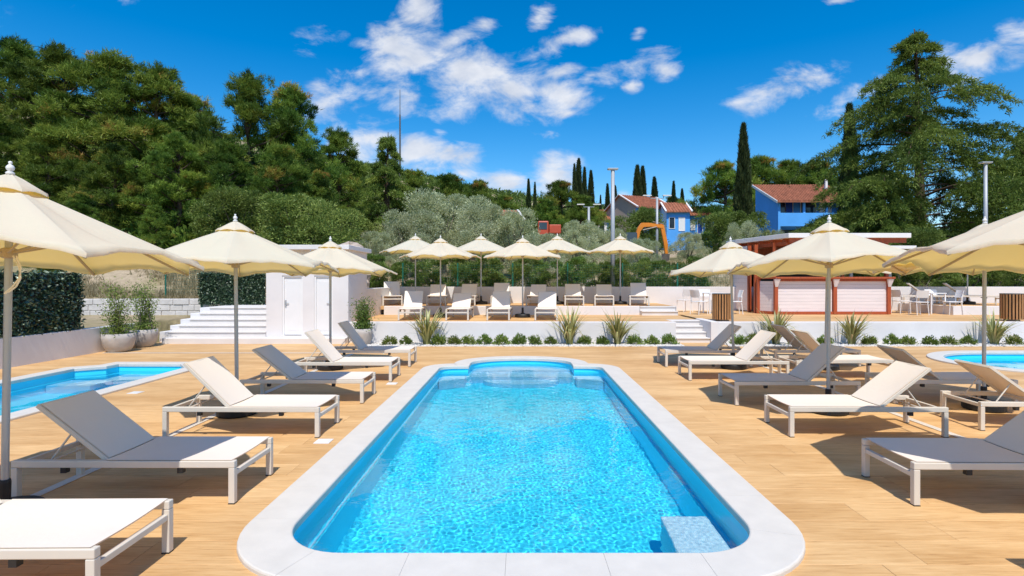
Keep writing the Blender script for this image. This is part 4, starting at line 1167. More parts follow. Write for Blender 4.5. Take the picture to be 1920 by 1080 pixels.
# ------------------------------------------------------------------ bar kiosk
def kiosk():
    t = thing('bar_kiosk', 'red-brown framed bar kiosk with white plank counter on the terrace', 'kiosk', (8.6, 19.6, Z1)); t.location = (0, 0, 0)
    zc = 1.86
    def panel(p0, p1, z0, z1, n, name='plank', mat='pinkwhite', th=.03):
        p0, p1 = Vector((*p0, 0)), Vector((*p1, 0)); h = (z1 - z0) / n
        for k in range(n):
            zz = z0 + (k + .5) * h
            MB().bar(p0 + Vector((0, 0, zz)), p1 + Vector((0, 0, zz)), th, h - .004).build(name, M[mat], t)
    F0, F1, F2 = (9.0, 19.6), (11.08, 19.6), (12.98, 19.6); CH = (8.66, 20.25)
    zb = Z1 + .10
    panel((9.06, 19.64), (11.0, 19.64), zb, zc - .10, 9); panel((11.14, 19.64), (12.92, 19.64), zb, zc - .10, 9)
    panel((8.70, 20.21), (8.98, 19.68), zb, zc - .10, 9)
    panel((12.95, 19.7), (12.95, 22.0), zb, zc - .10, 9)
    for x, y in (F0, F1, F2, CH): MB().box(x - .06, x + .06, y - .06, y + .06, Z1 + .01, zc - .03).build('post', M['redwood'], t, bevel=.006)
    # counter top, base beam
    MB().prism([(8.60, 20.25), (8.92, 19.42), (13.12, 19.42), (13.12, 19.95), (9.1, 19.95), (8.9, 20.3)], zc - .02, zc + .05).build('counter_top', M['redwood'], t, bevel=.008)
    MB().bar((9.06, 19.62, Z1 + .055), (12.92, 19.62, Z1 + .055), .10, .10).bar((8.70, 20.22, Z1 + .055), (8.99, 19.68, Z1 + .055), .10, .10).build('base_beam', M['redwood'], t)
    MB().bar((9.06, 19.62, zc - .065), (12.92, 19.62, zc - .065), .08, .08).build('top_beam', M['redwood'], t)
    for x in (9.0, 11.08, 12.98):
        MB().add([(x - .045, 19.53, zc - .30), (x + .045, 19.53, zc - .30), (x + .10, 19.44, zc - .03), (x - .10, 19.44, zc - .03), (x - .045, 19.545, zc - .30), (x + .045, 19.545, zc - .30), (x + .10, 19.545, zc - .03), (x - .10, 19.545, zc - .03)],
                 [(0, 1, 2, 3), (7, 6, 5, 4), (0, 4, 5, 1), (2, 6, 7, 3), (1, 5, 6, 2), (0, 3, 7, 4)]).build('bracket', M['pinkwhite'], t)
    # left side: door opening and white wall
    panel((8.64, 21.05), (8.60, 22.75), Z1 + .05, 3.1, 14)
    for y in (20.42, 21.0): MB().box(8.58, 8.70, y - .05, y + .05, Z1, 3.1).build('door_post', M['redwood'], t)
    MB().box(8.58, 8.7, 20.47, 20.95, 2.75, 2.88).build('lintel', M['redwood'], t)
    panel((8.70, 22.7), (13.0, 22.7), Z1 + .05, 3.1, 10, mat='redwood')
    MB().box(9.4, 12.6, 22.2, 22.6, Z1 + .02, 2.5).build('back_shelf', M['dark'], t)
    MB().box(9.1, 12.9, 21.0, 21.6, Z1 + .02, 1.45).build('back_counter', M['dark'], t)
    for x, y in ((9.0, 19.72), (12.98, 19.72), (11.08, 19.72), (12.98, 22.4)): MB().box(x - .05, x + .05, y - .05, y + .05, zc + .05, 3.12).build('roof_post', M['redwood'], t)
    MB().prism([(9.12, 18.9), (13.3, 18.9), (13.3, 23.0), (8.5, 23.0), (8.5, 22.0)], 3.24, 3.40).build('roof', M['houswhite'], t, bevel=.01)
    for k in range(6):
        y = 19.3 + k * .66
        MB().box(9.12 - min(.5, k * .14), 13.1, y - .05, y + .05, 3.10, 3.238).build('roof_beam', M['redwood'], t)
    MB().bar((9.16, 19.1, 3.06), (8.64, 22.3, 3.06), .08, .12).build('edge_beam', M['redwood'], t)
    MB().box(9.2, 13.2, 19.0, 19.09, 3.08, 3.237).build('edge_beam', M['redwood'], t)
    MB().bar((11.0, 19.5, Z1 + .5), (11.0, 19.5, Z1 + .5001), .001, .001)
kiosk()
sh = thing('service_shelter', 'low white shelter roof with red band behind the bar kiosk', 'shelter')
MB().box(13.5, 15.4, 21.6, 23.3, 3.02, 3.14).build('roof', M['houswhite'], sh); MB().box(13.6, 14.6, 21.7, 23.2, 2.80, 3.015).build('fascia', M['red'], sh)
for x in (13.65, 15.25): MB().box(x - .05, x + .05, 22.9, 23.0, .9, 3.018).build('post', M['post'], sh)

# ------------------------------------------------------------------ slatted bins
def bin_(label, x, y, z):
    t = thing('waste_bin', label, 'waste bin', (x, y, z), R(8), 'slatted wooden bins'); r, h, n = .27, .82, 22
    MB().lathe([(.20, .06), (.235, .10), (.235, h - .03), (.22, h - .03), (.22, .12), (.02, .12)], 20).build('liner', M['dark'], t)
    MB().lathe([(.255, h - .02), (.285, h - .02), (.285, h), (.255, h)], 26).build('rim', M['steel'], t)
    sl = MB().box(-.021, .021, -.011, .011, .055, h - .022).mesh('slat', M['slat'])
    for k in range(n):
        a = 2 * PI * k / n; o = link('slat', sl, t, (r * math.cos(a), r * math.sin(a), 0)); o.rotation_euler = (0, 0, a + PI / 2)
    MB().lathe([(.02, 0), (.19, 0), (.19, .055), (.02, .055)], 16).build('foot', M['steel'], t)
bin_('round brown slatted bin at the top of the narrow steps', PX(1354, 16.55), 16.55, Z1)
bin_('round brown slatted bin at the right edge of the terrace', PX(1897, 16.55), 16.55, Z1)

# ------------------------------------------------------------------ bar tables and chairs
def chair_proto():
    t = thing('chair', 'x', 'chair')
    for sx in (-1, 1):
        MB().tube((sx * .20, -.20, 0), (sx * .19, -.18, .44), .013, .014, n=6).build('leg', M['plastic'], t)
        MB().tube((sx * .20, .24, 0), (sx * .185, .19, .44), .013, .014, n=6).build('leg', M['plastic'], t)
    MB().box(-.22, .22, -.22, .22, .435, .462).build('seat', M['plastic'], t, bevel=.012)
    V, F = [], []
    for i in range(7):
        s = i / 6; x = -.215 + .43 * s; y = .215 - .05 * (2 * s - 1) ** 2
        for z, dy in ((.60, 0), (.86, .07)):
            V += [(x, y + dy, z), (x, y + dy + .018, z)]
    for i in range(6):
        a, b = i * 4, (i + 1) * 4
        F += [(a, b, b + 2, a + 2), (a + 1, a + 3, b + 3, b + 1), (a + 2, b + 2, b + 3, a + 3), (a, a + 1, b + 1, b)]
    F += [(0, 2, 3, 1), (24, 25, 27, 26)]
    MB().add(V, F).build('backrest', M['plastic'], t)
    for sx in (-1, 1): MB().tube((sx * .185, .19, .45), (sx * .19, .215, .66), .012, n=6).build('back_post', M['plastic'], t)
    return t
def table(label, x, y, z, w=.62):
    t = thing('bar_table', label, 'table', (x, y, z), R(6), 'white tables by the bar')
    MB().box(-w / 2, w / 2, -w / 2, w / 2, .725, .755).build('table_top', M['plastic'], t, bevel=.01)
    for sx in (-1, 1):
        for sy in (-1, 1): MB().box(sx * (w / 2 - .04) - .02, sx * (w / 2 - .04) + .02, sy * (w / 2 - .04) - .02, sy * (w / 2 - .04) + .02, 0, .724).build('leg', M['plastic'], t)
ch0 = chair_proto(); used = False
CH = [(1283, 21.3, 200, 'white chair by the back wall left of the bar, farthest left'), (1311, 19.7, 120, 'white chair at the left bar table, left of the slatted bin'), (1322, 20.9, -10, 'white chair behind the left bar table'),
      (1377, 19.9, -95, 'white chair between the slatted bin and the bar door'),
      (1690, 20.4, 100, 'white chair right of the bar counter, nearest the kiosk'), (1722, 19.4, 178, 'white chair with its back to the camera at the right bar table'),
      (1786, 19.6, -100, 'white chair on the far right side of the right bar table'), (1752, 20.9, -5, 'white chair behind the right bar table')]
for px, y, rz, lb in CH:
    o = ch0 if not used else copy_tree(ch0); used = True
    o.location = (PX(px, y), y, Z1); o.rotation_euler = (0, 0, R(rz)); tag(o, lb, 'chair', 'white chairs by the bar')
table('white square table left of the bar kiosk', PX(1338, 20.2), 20.2, Z1); table('white square table right of the bar kiosk', PX(1747, 20.1), 20.1, Z1)

# ------------------------------------------------------------------ green fence on the back wall, lamp posts, mast
def fence(label, x0, x1, y, zb, zt, step):
    t = thing('wire_fence', label, 'fence', (x0, y, zb)); t.location = (0, 0, 0); x = x0
    pm = MB().tube((0, 0, zb - .8), (0, 0, zt + .04), .03, n=8).mesh('post', M['green'])
    while x < x1 + .01: link('post', pm, t, (x, y, 0)); x += step
    m = MB(); z = zb + .05
    while z < zt: m.tube((x0, y, z), (x1, y, z), .0035, n=3, caps=False); z += .10
    x = x0
    while x < x1: m.tube((x, y, zb), (x, y, zt), .003, n=3, caps=False); x += .10
    tag(m.build('wire_mesh', M['green'], t), kind='stuff')
fence('green wire fence above the back wall of the platform', -4.8, 8.6, YBK + .32, 1.45, 2.45, 2.23)
fence('green wire fence behind the hut and steps', -13.2, -6.4, 20.6, 1.2, 2.2, 2.27)
def lamp(name, label, x, y, ztop, r, arms, flat_head=False):
    zb = gzf(x, y) - .5 if y > 22.5 else Z1; t = thing(name, label, 'lamp post', (x, y, zb)); t.location = (0, 0, 0)
    MB().tube((x, y, zb), (x, y, ztop), r, r * .78, n=14).build('post', M['post'], t, True)
    MB().tube((x, y, zb), (x, y, zb + .5), r * 1.5, n=12).build('base', M['post'], t)
    if flat_head:
        MB().box(x - .22, x + .22, y - .12, y + .12, ztop, ztop + .05).build('lamp_head', M['post'], t, bevel=.01)
        MB().box(x - .19, x + .19, y - .10, y + .10, ztop - .012, ztop - .001).build('lamp_lens', M['houswhite'], t)
    else:
        MB().bar((x - arms, y, ztop), (x + arms, y, ztop), .05, .05).build('cross_arm', M['post'], t)
        for s in (-1, 1):
            MB().tube((x + s * arms, y, ztop), (x + s * arms, y, ztop + .18), .03, n=8).build('arm_riser', M['post'], t)
            MB().box(x + s * (arms + .25) - .32, x + s * (arms + .25) + .32, y - .12, y + .12, ztop + .18, ztop + .25).build('lamp_head', M['houswhite'], t)
lamp('lamp_post', 'thick grey lamp post with flat head behind the right-hand terrace parasol', PX(1149, 23.2), 23.2, PZ(318, 23.2), .10, 0, True)
lamp('lamp_post', 'thick grey lamp post in front of the big cedar', PX(1848, 23.4), 23.4, PZ(306, 23.4), .085, 0, True)
lamp('lamp_post', 'thin twin-arm lamp post before the rounded dark trees', PX(1104, 48), 48, PZ(388, 48), .13, .45)
lamp('lamp_post', 'thin twin-arm lamp post beside the excavator arm', PX(1232, 42), 42, PZ(372, 42), .11, .5)
mx_, my_ = PX(750, 150), 150
mast = thing('radio_mast', 'thin dark radio mast rising from the hill', 'mast')
MB().tube((mx_, my_, gzf(mx_, my_) - 1), (mx_, my_, PZ(215, my_)), .28, .20, n=8).build('mast_tube', M['steel'], mast); MB().tube((mx_, my_, PZ(215, my_)), (mx_, my_, PZ(168, my_)), .11, .07, n=6).build('antenna', M['steel'], mast)

# ------------------------------------------------------------------ houses
def gable_house(label, x, y, z, rz, w, d, he, rise, wallm, sidem, wins, cat='house', tiles=True):
    """front faces -y: w wide, d deep, he eaves height, ridge along x"""
    t = thing('terrace_house', label, cat, (x, y, z), R(rz), 'houses on the slope')
    MB().box(0, w, 0, .2, -1.5, he).build('front_wall', M[wallm], t)
    MB().extr([(.2, -1.5), (d, -1.5), (d, he), (d / 2, he + rise), (.2, he + .4 * rise / d)], -.001, .2).build('gable_wall', M[sidem], t)
    MB().extr([(.2, -1.5), (d, -1.5), (d, he), (d / 2, he + rise), (.2, he + .4 * rise / d)], w - .2, w + .001).build('gable_wall', M[sidem], t)
    MB().box(.2, w - .2, d - .2, d, -1.5, he).build('back_wall', M[wallm], t)
    rf = MB()
    for y0, z0, y1, z1 in ((-.45, he - .15, d / 2, he + rise), (d + .45, he - .15, d / 2, he + rise)):
        rf.add([(-.3, y0, z0 + .12), (w + .3, y0, z0 + .12), (w + .3, y1, z1 + .12), (-.3, y1, z1 + .12), (-.3, y0, z0), (w + .3, y0, z0), (w + .3, y1, z1), (-.3, y1, z1)],
               [(0, 1, 2, 3), (7, 6, 5, 4), (0, 4, 5, 1), (1, 5, 6, 2), (2, 6, 7, 3), (3, 7, 4, 0)])
    ro = rf.build('roof', M['tile'], t)
    for xx in (-.32, w + .02):
        MB().bar((xx + .15, -.5, he - .02), (xx + .15, d / 2, he + rise + .14), .22, .16).bar((xx + .15, d + .5, he - .02), (xx + .15, d / 2, he + rise + .14), .22, .16).build('verge', M['houswhite'], ro)
    if tiles:
        rt = MB(); n = int(w / .35)
        for k in range(n):
            xx = .1 + k * w / n; rt.tube((xx, -.45, he + .0), (xx, d / 2, he + rise + .15), .06, n=5, caps=False)
        tag(rt.build('roof_tiles', M['tile'], ro), kind='stuff')
    for (x0, x1, z0, z1, m_) in wins:
        wn = MB().box(x0, x1, -.03, .0 - .002, z0, z1).build('window', M[m_], t)
        MB().box(x0 - .07, x0, -.06, -.003, z0 - .07, z1 + .07).box(x1, x1 + .07, -.06, -.003, z0 - .07, z1 + .07).box(x0, x1, -.06, -.003, z1, z1 + .07).box(x0, x1, -.06, -.003, z0 - .07, z0).build('frame', M['houswhite'], wn)
    return t
gable_house('tan gabled house with terracotta roof among the cypresses', PX(1194, 76), 76, 6.6, 24, 6.2, 8.0, 5.2, 2.1, 'bluewall', 'tanwall', [(4.6, 5.6, 3.0, 4.4, 'glass'), (2, 3, 3, 4.4, 'glass')])
gable_house('light blue row house with terracotta roof and white shutters, nearer the excavator', PX(1250, 73), 73, 6.6, -4, 3.0, 6.5, 4.2, 1.5, 'bluewall', 'houswhite', [(.35, 1.0, 2.0, 3.4, 'glass'), (1.6, 2.3, 1.7, 3.4, 'houswhite')])
gable_house('light blue row house with terracotta roof, rightmost of the row beside the pine', PX(1291, 74), 74, 6.5, -4, 3.3, 6.5, 4.0, 1.4, 'bluewall', 'houswhite', [(.3, .8, 2.0, 3.3, 'houswhite'), (1.2, 1.8, 1.5, 3.3, 'bluedark'), (2.2, 3.0, 1.7, 3.0, 'glass')])
gable_house('small white house with reddish roof left of the thick lamp post', PX(1118, 82), 82, 7.6, 3, 3.6, 5, 3.2, 1.6, 'houswhite', 'houswhite', [(.5, 1.2, 1.0, 2.6, 'glass'), (1.6, 2.4, 1.0, 2.6, 'bluewall')])
gable_house('dark gabled roof half hidden in the trees above the olives', PX(905, 58), 58, 5.6, 14, 4.2, 5, 2.6, 1.2, 'dark', 'dark', [], tiles=False)
def blue_house():
    x0, y0, d, w = PX(1459, 60), 60.0, 5.8, 8.2; zg, ze, zr = 4.2, PZ(377, 60), PZ(350, 65.8)
    t = thing('blue_house', 'bright blue two-storey house with reddish tiled roof beside the cedar', 'house')
    x1 = x0 + w
    MB().extr([(y0, zg), (y0 + d, zg), (y0 + d, zr), (y0, ze)], x0, x0 + .25).build('side_wall', M['bluewall'], t)
    MB().extr([(y0, zg), (y0 + d, zg), (y0 + d, zr), (y0, ze)], x1 - .25, x1).build('side_wall', M['bluewall'], t)
    MB().box(x0 + .25, x1 - .25, y0 + d - .25, y0 + d, zg, zr).build('back_wall', M['bluewall'], t)
    zp0, zp1 = PZ(424, 60), PZ(399, 60)
    MB().box(x0 + .25, x1 - .25, y0 + .02, y0 + .24, zp0, zp1).build('balcony_parapet', M['bluewall'], t)
    MB().box(x0 + .25, x1 - .25, y0 + .24, y0 + 1.7, zp0, zp0 + .2).build('balcony_floor', M['bluewall'], t)
    MB().box(x0 + .25, x1 - .25, y0 + 1.7, y0 + 1.9, zg, ze + .5).build('inner_wall', M['bluewall'], t)
    for a, b, z0, z1, m_ in ((.4, 1.5, .15, 1.35, 'glass'), (1.6, 2.35, .0, 1.35, 'bluedark'), (3.3, 4.9, .1, 1.35, 'glass'), (5.4, 6.6, .1, 1.35, 'houswhite')):
        wn = MB().box(x0 + a, x0 + b, y0 + 1.64, y0 + 1.695, zp1 + z0, zp1 + z1).build('window', M[m_], t)
        MB().box(x0 + a - .08, x0 + a, y0 + 1.6, y0 + 1.698, zp1 + z0, zp1 + z1 + .08).box(x0 + b, x0 + b + .08, y0 + 1.6, y0 + 1.698, zp1 + z0, zp1 + z1 + .08).box(x0 + a, x0 + b, y0 + 1.6, y0 + 1.698, zp1 + z1, zp1 + z1 + .08).build('frame', M['houswhite'], wn)
    MB().box(x0 + .5, x0 + 3.2, y0 + 1.64, y0 + 1.695, zg + .3, zp0 - .25).build('window', M['glass'], t)
    for a in (2.75, 5.2): MB().box(x0 + a, x0 + a + .22, y0 + .03, y0 + .23, zp1, ze - .02).build('pillar', M['bluewall'], t)
    for a in (3.1, 5.25): MB().box(x0 + a, x0 + a + .3, y0 + .03, y0 + .23, zg, zp0).build('pillar', M['bluewall'], t)
    rf = MB(); e = .5; sl = (zr - ze) / d
    for dz in (0,):
        rf.add([(x0 - .3, y0 - e, ze - e * sl + .16), (x1 + .3, y0 - e, ze - e * sl + .16), (x1 + .3, y0 + d + .2, zr + .2 * sl + .16), (x0 - .3, y0 + d + .2, zr + .2 * sl + .16),
                (x0 - .3, y0 - e, ze - e * sl + .01), (x1 + .3, y0 - e, ze - e * sl + .01), (x1 + .3, y0 + d + .2, zr + .2 * sl + .01), (x0 - .3, y0 + d + .2, zr + .2 * sl + .01)],
               [(0, 1, 2, 3), (7, 6, 5, 4), (0, 4, 5, 1), (1, 5, 6, 2), (2, 6, 7, 3), (3, 7, 4, 0)])
    ro = rf.build('roof', M['tile'], t)
    m = MB()
    for k in range(30): xx = x0 - .2 + k * (w + .4) / 29; m.tube((xx, y0 - e, ze - e * sl + .17), (xx, y0 + d + .2, zr + .2 * sl + .17), .075, n=5, caps=False)
    tag(m.build('roof_tiles', M['tile'], ro), kind='stuff')
    MB().bar((x0 - .34, y0 - e, ze - e * sl + .06), (x0 - .34, y0 + d + .2, zr + .2 * sl + .06), .08, .26).build('verge', M['houswhite'], ro)
    MB().box(x1 - 1.1, x1 - .85, y0 + 3.6, y0 + 3.9, zr - .6, zr + .5).build('chimney', M['houswhite'], ro)
blue_house()

# ------------------------------------------------------------------ excavator and red truck on the slope
ex = thing('excavator', 'orange excavator with raised boom among the olive trees', 'excavator')
Yx = 42.0
def bp(px, py, dy=0): return Vector((PX(px, Yx), Yx + dy, PZ(py, Yx)))
def arm_part(name, pts_px, th, m_):
    mb = MB(); n = len(pts_px); V = []
    for dy in (-th / 2, th / 2): V += [bp(px, py, dy) for px, py in pts_px]
    mb.add(V, [tuple(range(n)), tuple(reversed(range(n, 2 * n)))] + [(k, n + k, n + (k + 1) % n, (k + 1) % n) for k in range(n)]); return mb.build(name, M[m_], ex)
arm_part('boom', [(1188, 452), (1195, 428), (1202, 418), (1216, 418), (1241, 422), (1242, 428), (1220, 425), (1206, 426), (1200, 434), (1195, 456)], .34, 'orange')
arm_part('stick', [(1237, 420), (1244, 422), (1251, 455), (1252, 478), (1247, 478), (1244, 455)], .28, 'orange')
arm_part('bucket', [(1244, 476), (1254, 476), (1253, 488), (1245, 492), (1238, 486)], .6, 'steel')
MB().tube(bp(1204, 432, -.2), bp(1230, 426, -.2), .06, n=8).tube(bp(1224, 416, 0), bp(1243, 420, 0), .05, n=8).build('hydraulic_cylinder', M['steel'], ex)
gx, gy = PX(1182, Yx), Yx; g0 = gzf(gx, gy)
MB().box(gx - 1.5, gx + .3, gy - .8, gy + .8, g0 + .75, g0 + 1.6).build('body', M['orange'], ex, bevel=.06); MB().box(gx - .5, gx + .35, gy - .85, gy - .05, g0 + 1.6, g0 + 2.6).build('cab', M['glass'], ex, bevel=.05)
for s in (-1, 1): MB().box(gx - 1.7, gx + .7, gy + s * .85 - .2, gy + s * .85 + .2, g0 - .1, g0 + .62).build('track', M['black'], ex, bevel=.15)
tk = thing('red_truck', 'faded red truck cab showing above the olive trees', 'truck')
tx, ty = PX(1029, 50), 50.0; tz = gzf(tx, ty); zt_ = PZ(416, 50)
MB().box(tx - 1.0, tx - .05, ty - .9, ty + .9, zt_ - 1.7, zt_).build('cab', M['red'], tk, bevel=.1)
MB().box(tx - .9, tx - .2, ty - .93, ty - .905, zt_ - .75, zt_ - .15).build('window', M['glass'], tk)
MB().box(tx + .0, tx + 1.05, ty - .85, ty + .85, zt_ - 1.1, zt_ - .32).build('load_bed', M['red'], tk, bevel=.06)
MB().box(tx - 1.1, tx + 1.1, ty - .8, ty + .8, tz + .3, zt_ - 1.72).build('chassis', M['steel'], tk)
for sx in (-.6, .6):
    for sy in (-.75, .75): MB().tube((tx + sx, ty + sy - .12, tz + .4), (tx + sx, ty + sy + .12, tz + .4), .42, n=16).build('wheel', M['black'], tk)

# ------------------------------------------------------------------ trees
PINE = [make_pine(s, tone=tn) for s, tn in ((1, 0), (2, .04), (3, -.06), (4, .05))]
PINER = [make_pine(7, H=9, rad=4.2, low=.12, nlobe=34)]
CEDAR = make_cedar(5)
CEDAR2 = make_cedar(9, H=12, Lmax=4.3, nl=75, lean=(.2, 0), tipbend=0)
CYP = [make_cypress(1), make_cypress(2, rad=1.25)]
OLIVE = [make_leafy(s, 5.0, 2.9, .22, 20, 1500, 'olive', .15, .042, up=.55, tone=.5) for s in (1, 2, 3)]
BUSHY = [make_leafy(s, 3.4, 2.4, .10, 22, 1300, 'bush', .13, .05, trunk_r=.10, tone=tn) for s, tn in ((11, .45), (12, .6))]
OLEA = [make_leafy(s, 1.9, 1.05, .08, 11, 700, 'bush', .11, .03, trunk_r=.05, up=.7, tone=.5) for s in (21, 22)]
def plant(name, label, cat, proto, px, Y, top=None, h0=1.0, wide=1.0, group=None, zbase=None, height=None):
    x = PX(px, Y); zb = gzf(x, Y) if zbase is None else zbase
    H = height if height else PZ(top, Y) - zb
    t = thing(name, label, cat, (x, Y, zb), (px * 1.7) % 6.28, group); s = H / h0; t.scale = (s * wide, s * wide, s)
    link('trunk', proto[0], t); link('crown', proto[1], t); return t
GPN = 'pines on the wooded hill at the left'
pines = [(28, 41, 76, 1.0, 0, 'tall pine at the left edge of the wooded hill'), (112, 40, 88, 1.05, 1, 'tall pine second from the left edge on the hill crest'), (205, 37, 100, 1.1, 3, 'broad yellowish pine at the highest part of the crest'),
    (292, 38, 122, 1.0, 1, 'pine with brownish crown on the crest right of the broad yellowish one'), (355, 40, 172, 1.0, 2, 'lower pine in the dip of the crest'), (470, 38, 140, .85, 0, 'dark pine with ragged top right of the dip in the crest'),
    (545, 39, 160, .8, 2, 'dark pine at the right shoulder of the hill'), (632, 44, 242, .9, 1, 'smaller pine at the right end of the hill beside the slim conifer'), (-30, 33, 190, 1.0, 2, 'pine cut by the left edge below the crest'),
    (90, 33, 235, 1.0, 3, 'pine halfway down the hill above the leftmost parasol'), (210, 31, 270, 1.0, 0, 'pine halfway down the hill left of centre'), (330, 32, 250, 1.0, 1, 'pine halfway down the hill below the dip'),
    (430, 33, 262, .9, 0, 'pine halfway down the hill above the second parasol'), (525, 34, 272, .9, 3, 'pine on the hill flank above the hut'), (600, 37, 320, .8, 2, 'low pine on the hill flank behind the slim conifer'),
    (150, 27, 360, 1.0, 2, 'low pine behind the leftmost parasol'), (290, 26.5, 385, .95, 1, 'low pine between the two left parasols'), (20, 27, 330, 1.0, 0, 'low pine at the left edge behind the parasol finial'), (385, 28, 400, .9, 0, 'low pine left of the second parasol top'),
    (662, 52, 300, .8, 0, 'small pine behind the slim conifer, left'), (778, 55, 318, 1.0, 3, 'brownish pine right of the slim conifer')]
for px, Y, top, wd, k, lb in pines: plant('pine_tree', lb, 'pine tree', PINE[k], px, Y, top, 12.3, wd * 1.18, GPN)
for px, Y, top, wd, k, lb in ((842, 55, 325, 1.0, 0, 'round dark pine above the pale olive trees'), (900, 52, 336, .75, 0, 'dark pine with ragged crown right of the round one'), (945, 70, 365, 1.1, 0, 'low pine left of the pair of small cypresses'), (1052, 66, 338, 1.1, 0, 'bright rounded pine left of the tall cypress group'),
        (1090, 60, 366, 1.0, 0, 'dark rounded tree below the tall cypress group'), (1020, 60, 372, .9, 0, 'low pine behind the red truck'), (1358, 74, 300, .95, 0, 'large round pine left of the tall cypress'), (1425, 82, 292, 1.1, 0, 'round pine right of the tall cypress above the blue house'),
        (1478, 84, 300, 1.1, 0, 'round pine above the middle of the blue house roof'), (1535, 82, 300, 1.1, 0, 'round pine between the blue house and the cedar'), (1205, 62, 388, .7, 0, 'dark rounded tree before the tan gabled house'), (1260, 95, 368, 1.0, 0, 'distant pine behind the row houses'),
        (1580, 70, 330, 1.0, 0, 'pine behind the left branches of the cedar')):
    plant('rounded_pine_tree', lb, 'pine tree', PINER[k], px, Y, top, 9.3, wd * 1.15, 'rounded pines on the slope')
plant('cedar_tree', 'huge layered cedar with drooping branches at the right', 'cedar tree', CEDAR, 1728, 37, 44, 17.1, 1.0)
plant('cedar_tree', 'slim pale green conifer before the pine hill, left of the mast', 'cedar tree', CEDAR2, 724, 38, 246, 12.1, 1.0)
plant('cedar_tree', 'second layered cedar at the right edge behind the lamp post', 'cedar tree', CEDAR, 1925, 44, 245, 17.1, 1.1)
plant('cedar_tree', 'lower drooping conifer below the cedar beside the blue house', 'cedar tree', CEDAR2, 1655, 33, 330, 12.1, 1.1)
for px, Y, top, wd, k, lb in ((1085, 78, 298, .8, 1, 'tallest of the dark cypress group left of the thick lamp post'), (1096, 79, 314, .75, 0, 'cypress just right of the tallest in the group'), (1108, 80, 320, .8, 1, 'right-hand cypress of the group left of the thick lamp post'), (1077, 80, 308, .6, 0, 'slim cypress at the left of the dark group'),
        (991, 90, 336, .8, 0, 'small dark cypress left of the pair above the olives'), (1003, 92, 342, .65, 0, 'smaller cypress right of the one above the olives'), (1139, 85, 345, .9, 0, 'cypress just left of the thick lamp post'), (1153, 86, 348, .9, 1, 'cypress just right of the thick lamp post'), (1126, 95, 366, .7, 0, 'tiny cypress left of the lamp post'),
        (1195, 84, 310, 1.0, 1, 'left cypress of the tall pair behind the tan house'), (1205, 85, 312, 1.0, 0, 'right cypress of the tall pair behind the tan house'), (1227, 88, 332, 1.0, 1, 'cypress right of the tall pair behind the tan house'), (1263, 92, 340, .85, 0, 'slim cypress behind the row houses'), (1279, 93, 354, .85, 1, 'short cypress behind the rightmost row house'),
        (1394, 56, 232, .85, 1, 'tall dark cypress left of the blue house'), (1593, 46, 196, .95, 0, 'dark cypress rising through the left side of the cedar'), (1914, 44, 246, .9, 1, 'dark cypress at the right edge behind the cedar')):
    plant('cypress_tree', lb, 'cypress', CYP[k], px, Y, top, 12.4, wd * .88, 'cypresses on the slope')
for i, (px, Y, top, wd, k, lb) in enumerate(((705, 27.5, 436, 1.0, 0, 'grey-green olive tree just right of the hut roof'), (765, 29, 398, 1.0, 1, 'grey-green olive behind the leftmost terrace parasol'), (832, 31, 362, 1.05, 2, 'tallest pale olive tree in the middle of the grove'), (905, 30, 388, 1.0, 0, 'pale olive tree behind the third terrace parasol'),
        (962, 30.5, 396, 1.0, 1, 'pale olive tree left of the red truck'), (1012, 28, 440, .95, 2, 'low olive tree behind the fifth terrace parasol'), (1085, 33, 416, .85, 0, 'olive tree below the twin-arm lamp'), (1150, 34, 432, 1.0, 1, 'low olive tree behind the right-hand terrace parasol'),
        (1205, 31, 448, .8, 2, 'small olive tree under the excavator boom'), (1292, 40, 437, .95, 0, 'olive tree with a dark trunk before the row houses'), (1395, 38, 418, .7, 1, 'pale olive shoots beside the blue house'), (660, 27, 450, .8, 1, 'low olive behind the hut roof'), (1450, 42, 432, .6, 2, 'small olive below the blue house wall'))):
    plant('olive_tree', lb, 'olive tree', OLIVE[k], px, Y, top, 5.1, wd, 'olive trees behind the terrace')
for px, Y, top, wd, k, lb in ((560, 26, 368, 1.25, 1, 'broad light green tree above the hut roof'), (455, 27, 358, 1.0, 0, 'grey-green bushy tree behind the second parasol'), (640, 30, 395, 1.0, 1, 'leafy tree between the hut and the slim conifer'), (1374, 43, 398, 1.0, 0, 'round olive-brown bush below the tall cypress'), (1205, 52, 392, .9, 0, 'round bush before the tan gabled house'),
        (1700, 27, 430, 1.2, 0, 'dark bush behind the bar roof'), (1800, 26, 452, 1.2, 0, 'dark bush left of the right-hand lamp post'), (1900, 26, 440, 1.2, 1, 'dark bush at the right edge behind the parasol'), (1620, 29, 440, 1.2, 0, 'dark bush behind the middle of the bar roof'),
        (1540, 33, 428, 1.1, 0, 'bush below the blue house balcony'), (90, 23, 480, 1.2, 0, 'bush behind the green leaf screen'), (600, 24, 458, .8, 0, 'bush directly behind the hut')):
    plant('bushy_tree', lb, 'bush', BUSHY[k], px, Y, top, 3.5, wd, 'bushes behind the terrace')
i = 0; px = 693
rnd = random.Random(8)
while px < 1345:
    plant('hedge_bush', f'leafy bush of the hedge behind the green fence, {ORD[i]} from the left', 'bush', OLEA[i % 2], px, 23.35 + rnd.uniform(-.1, .25), None, 1.95, 1.15, 'hedge bushes behind the green fence', zbase=1.15, height=rnd.uniform(1.35, 1.75)); i += 1; px += rnd.uniform(34, 44)
i = 0; px = 1690
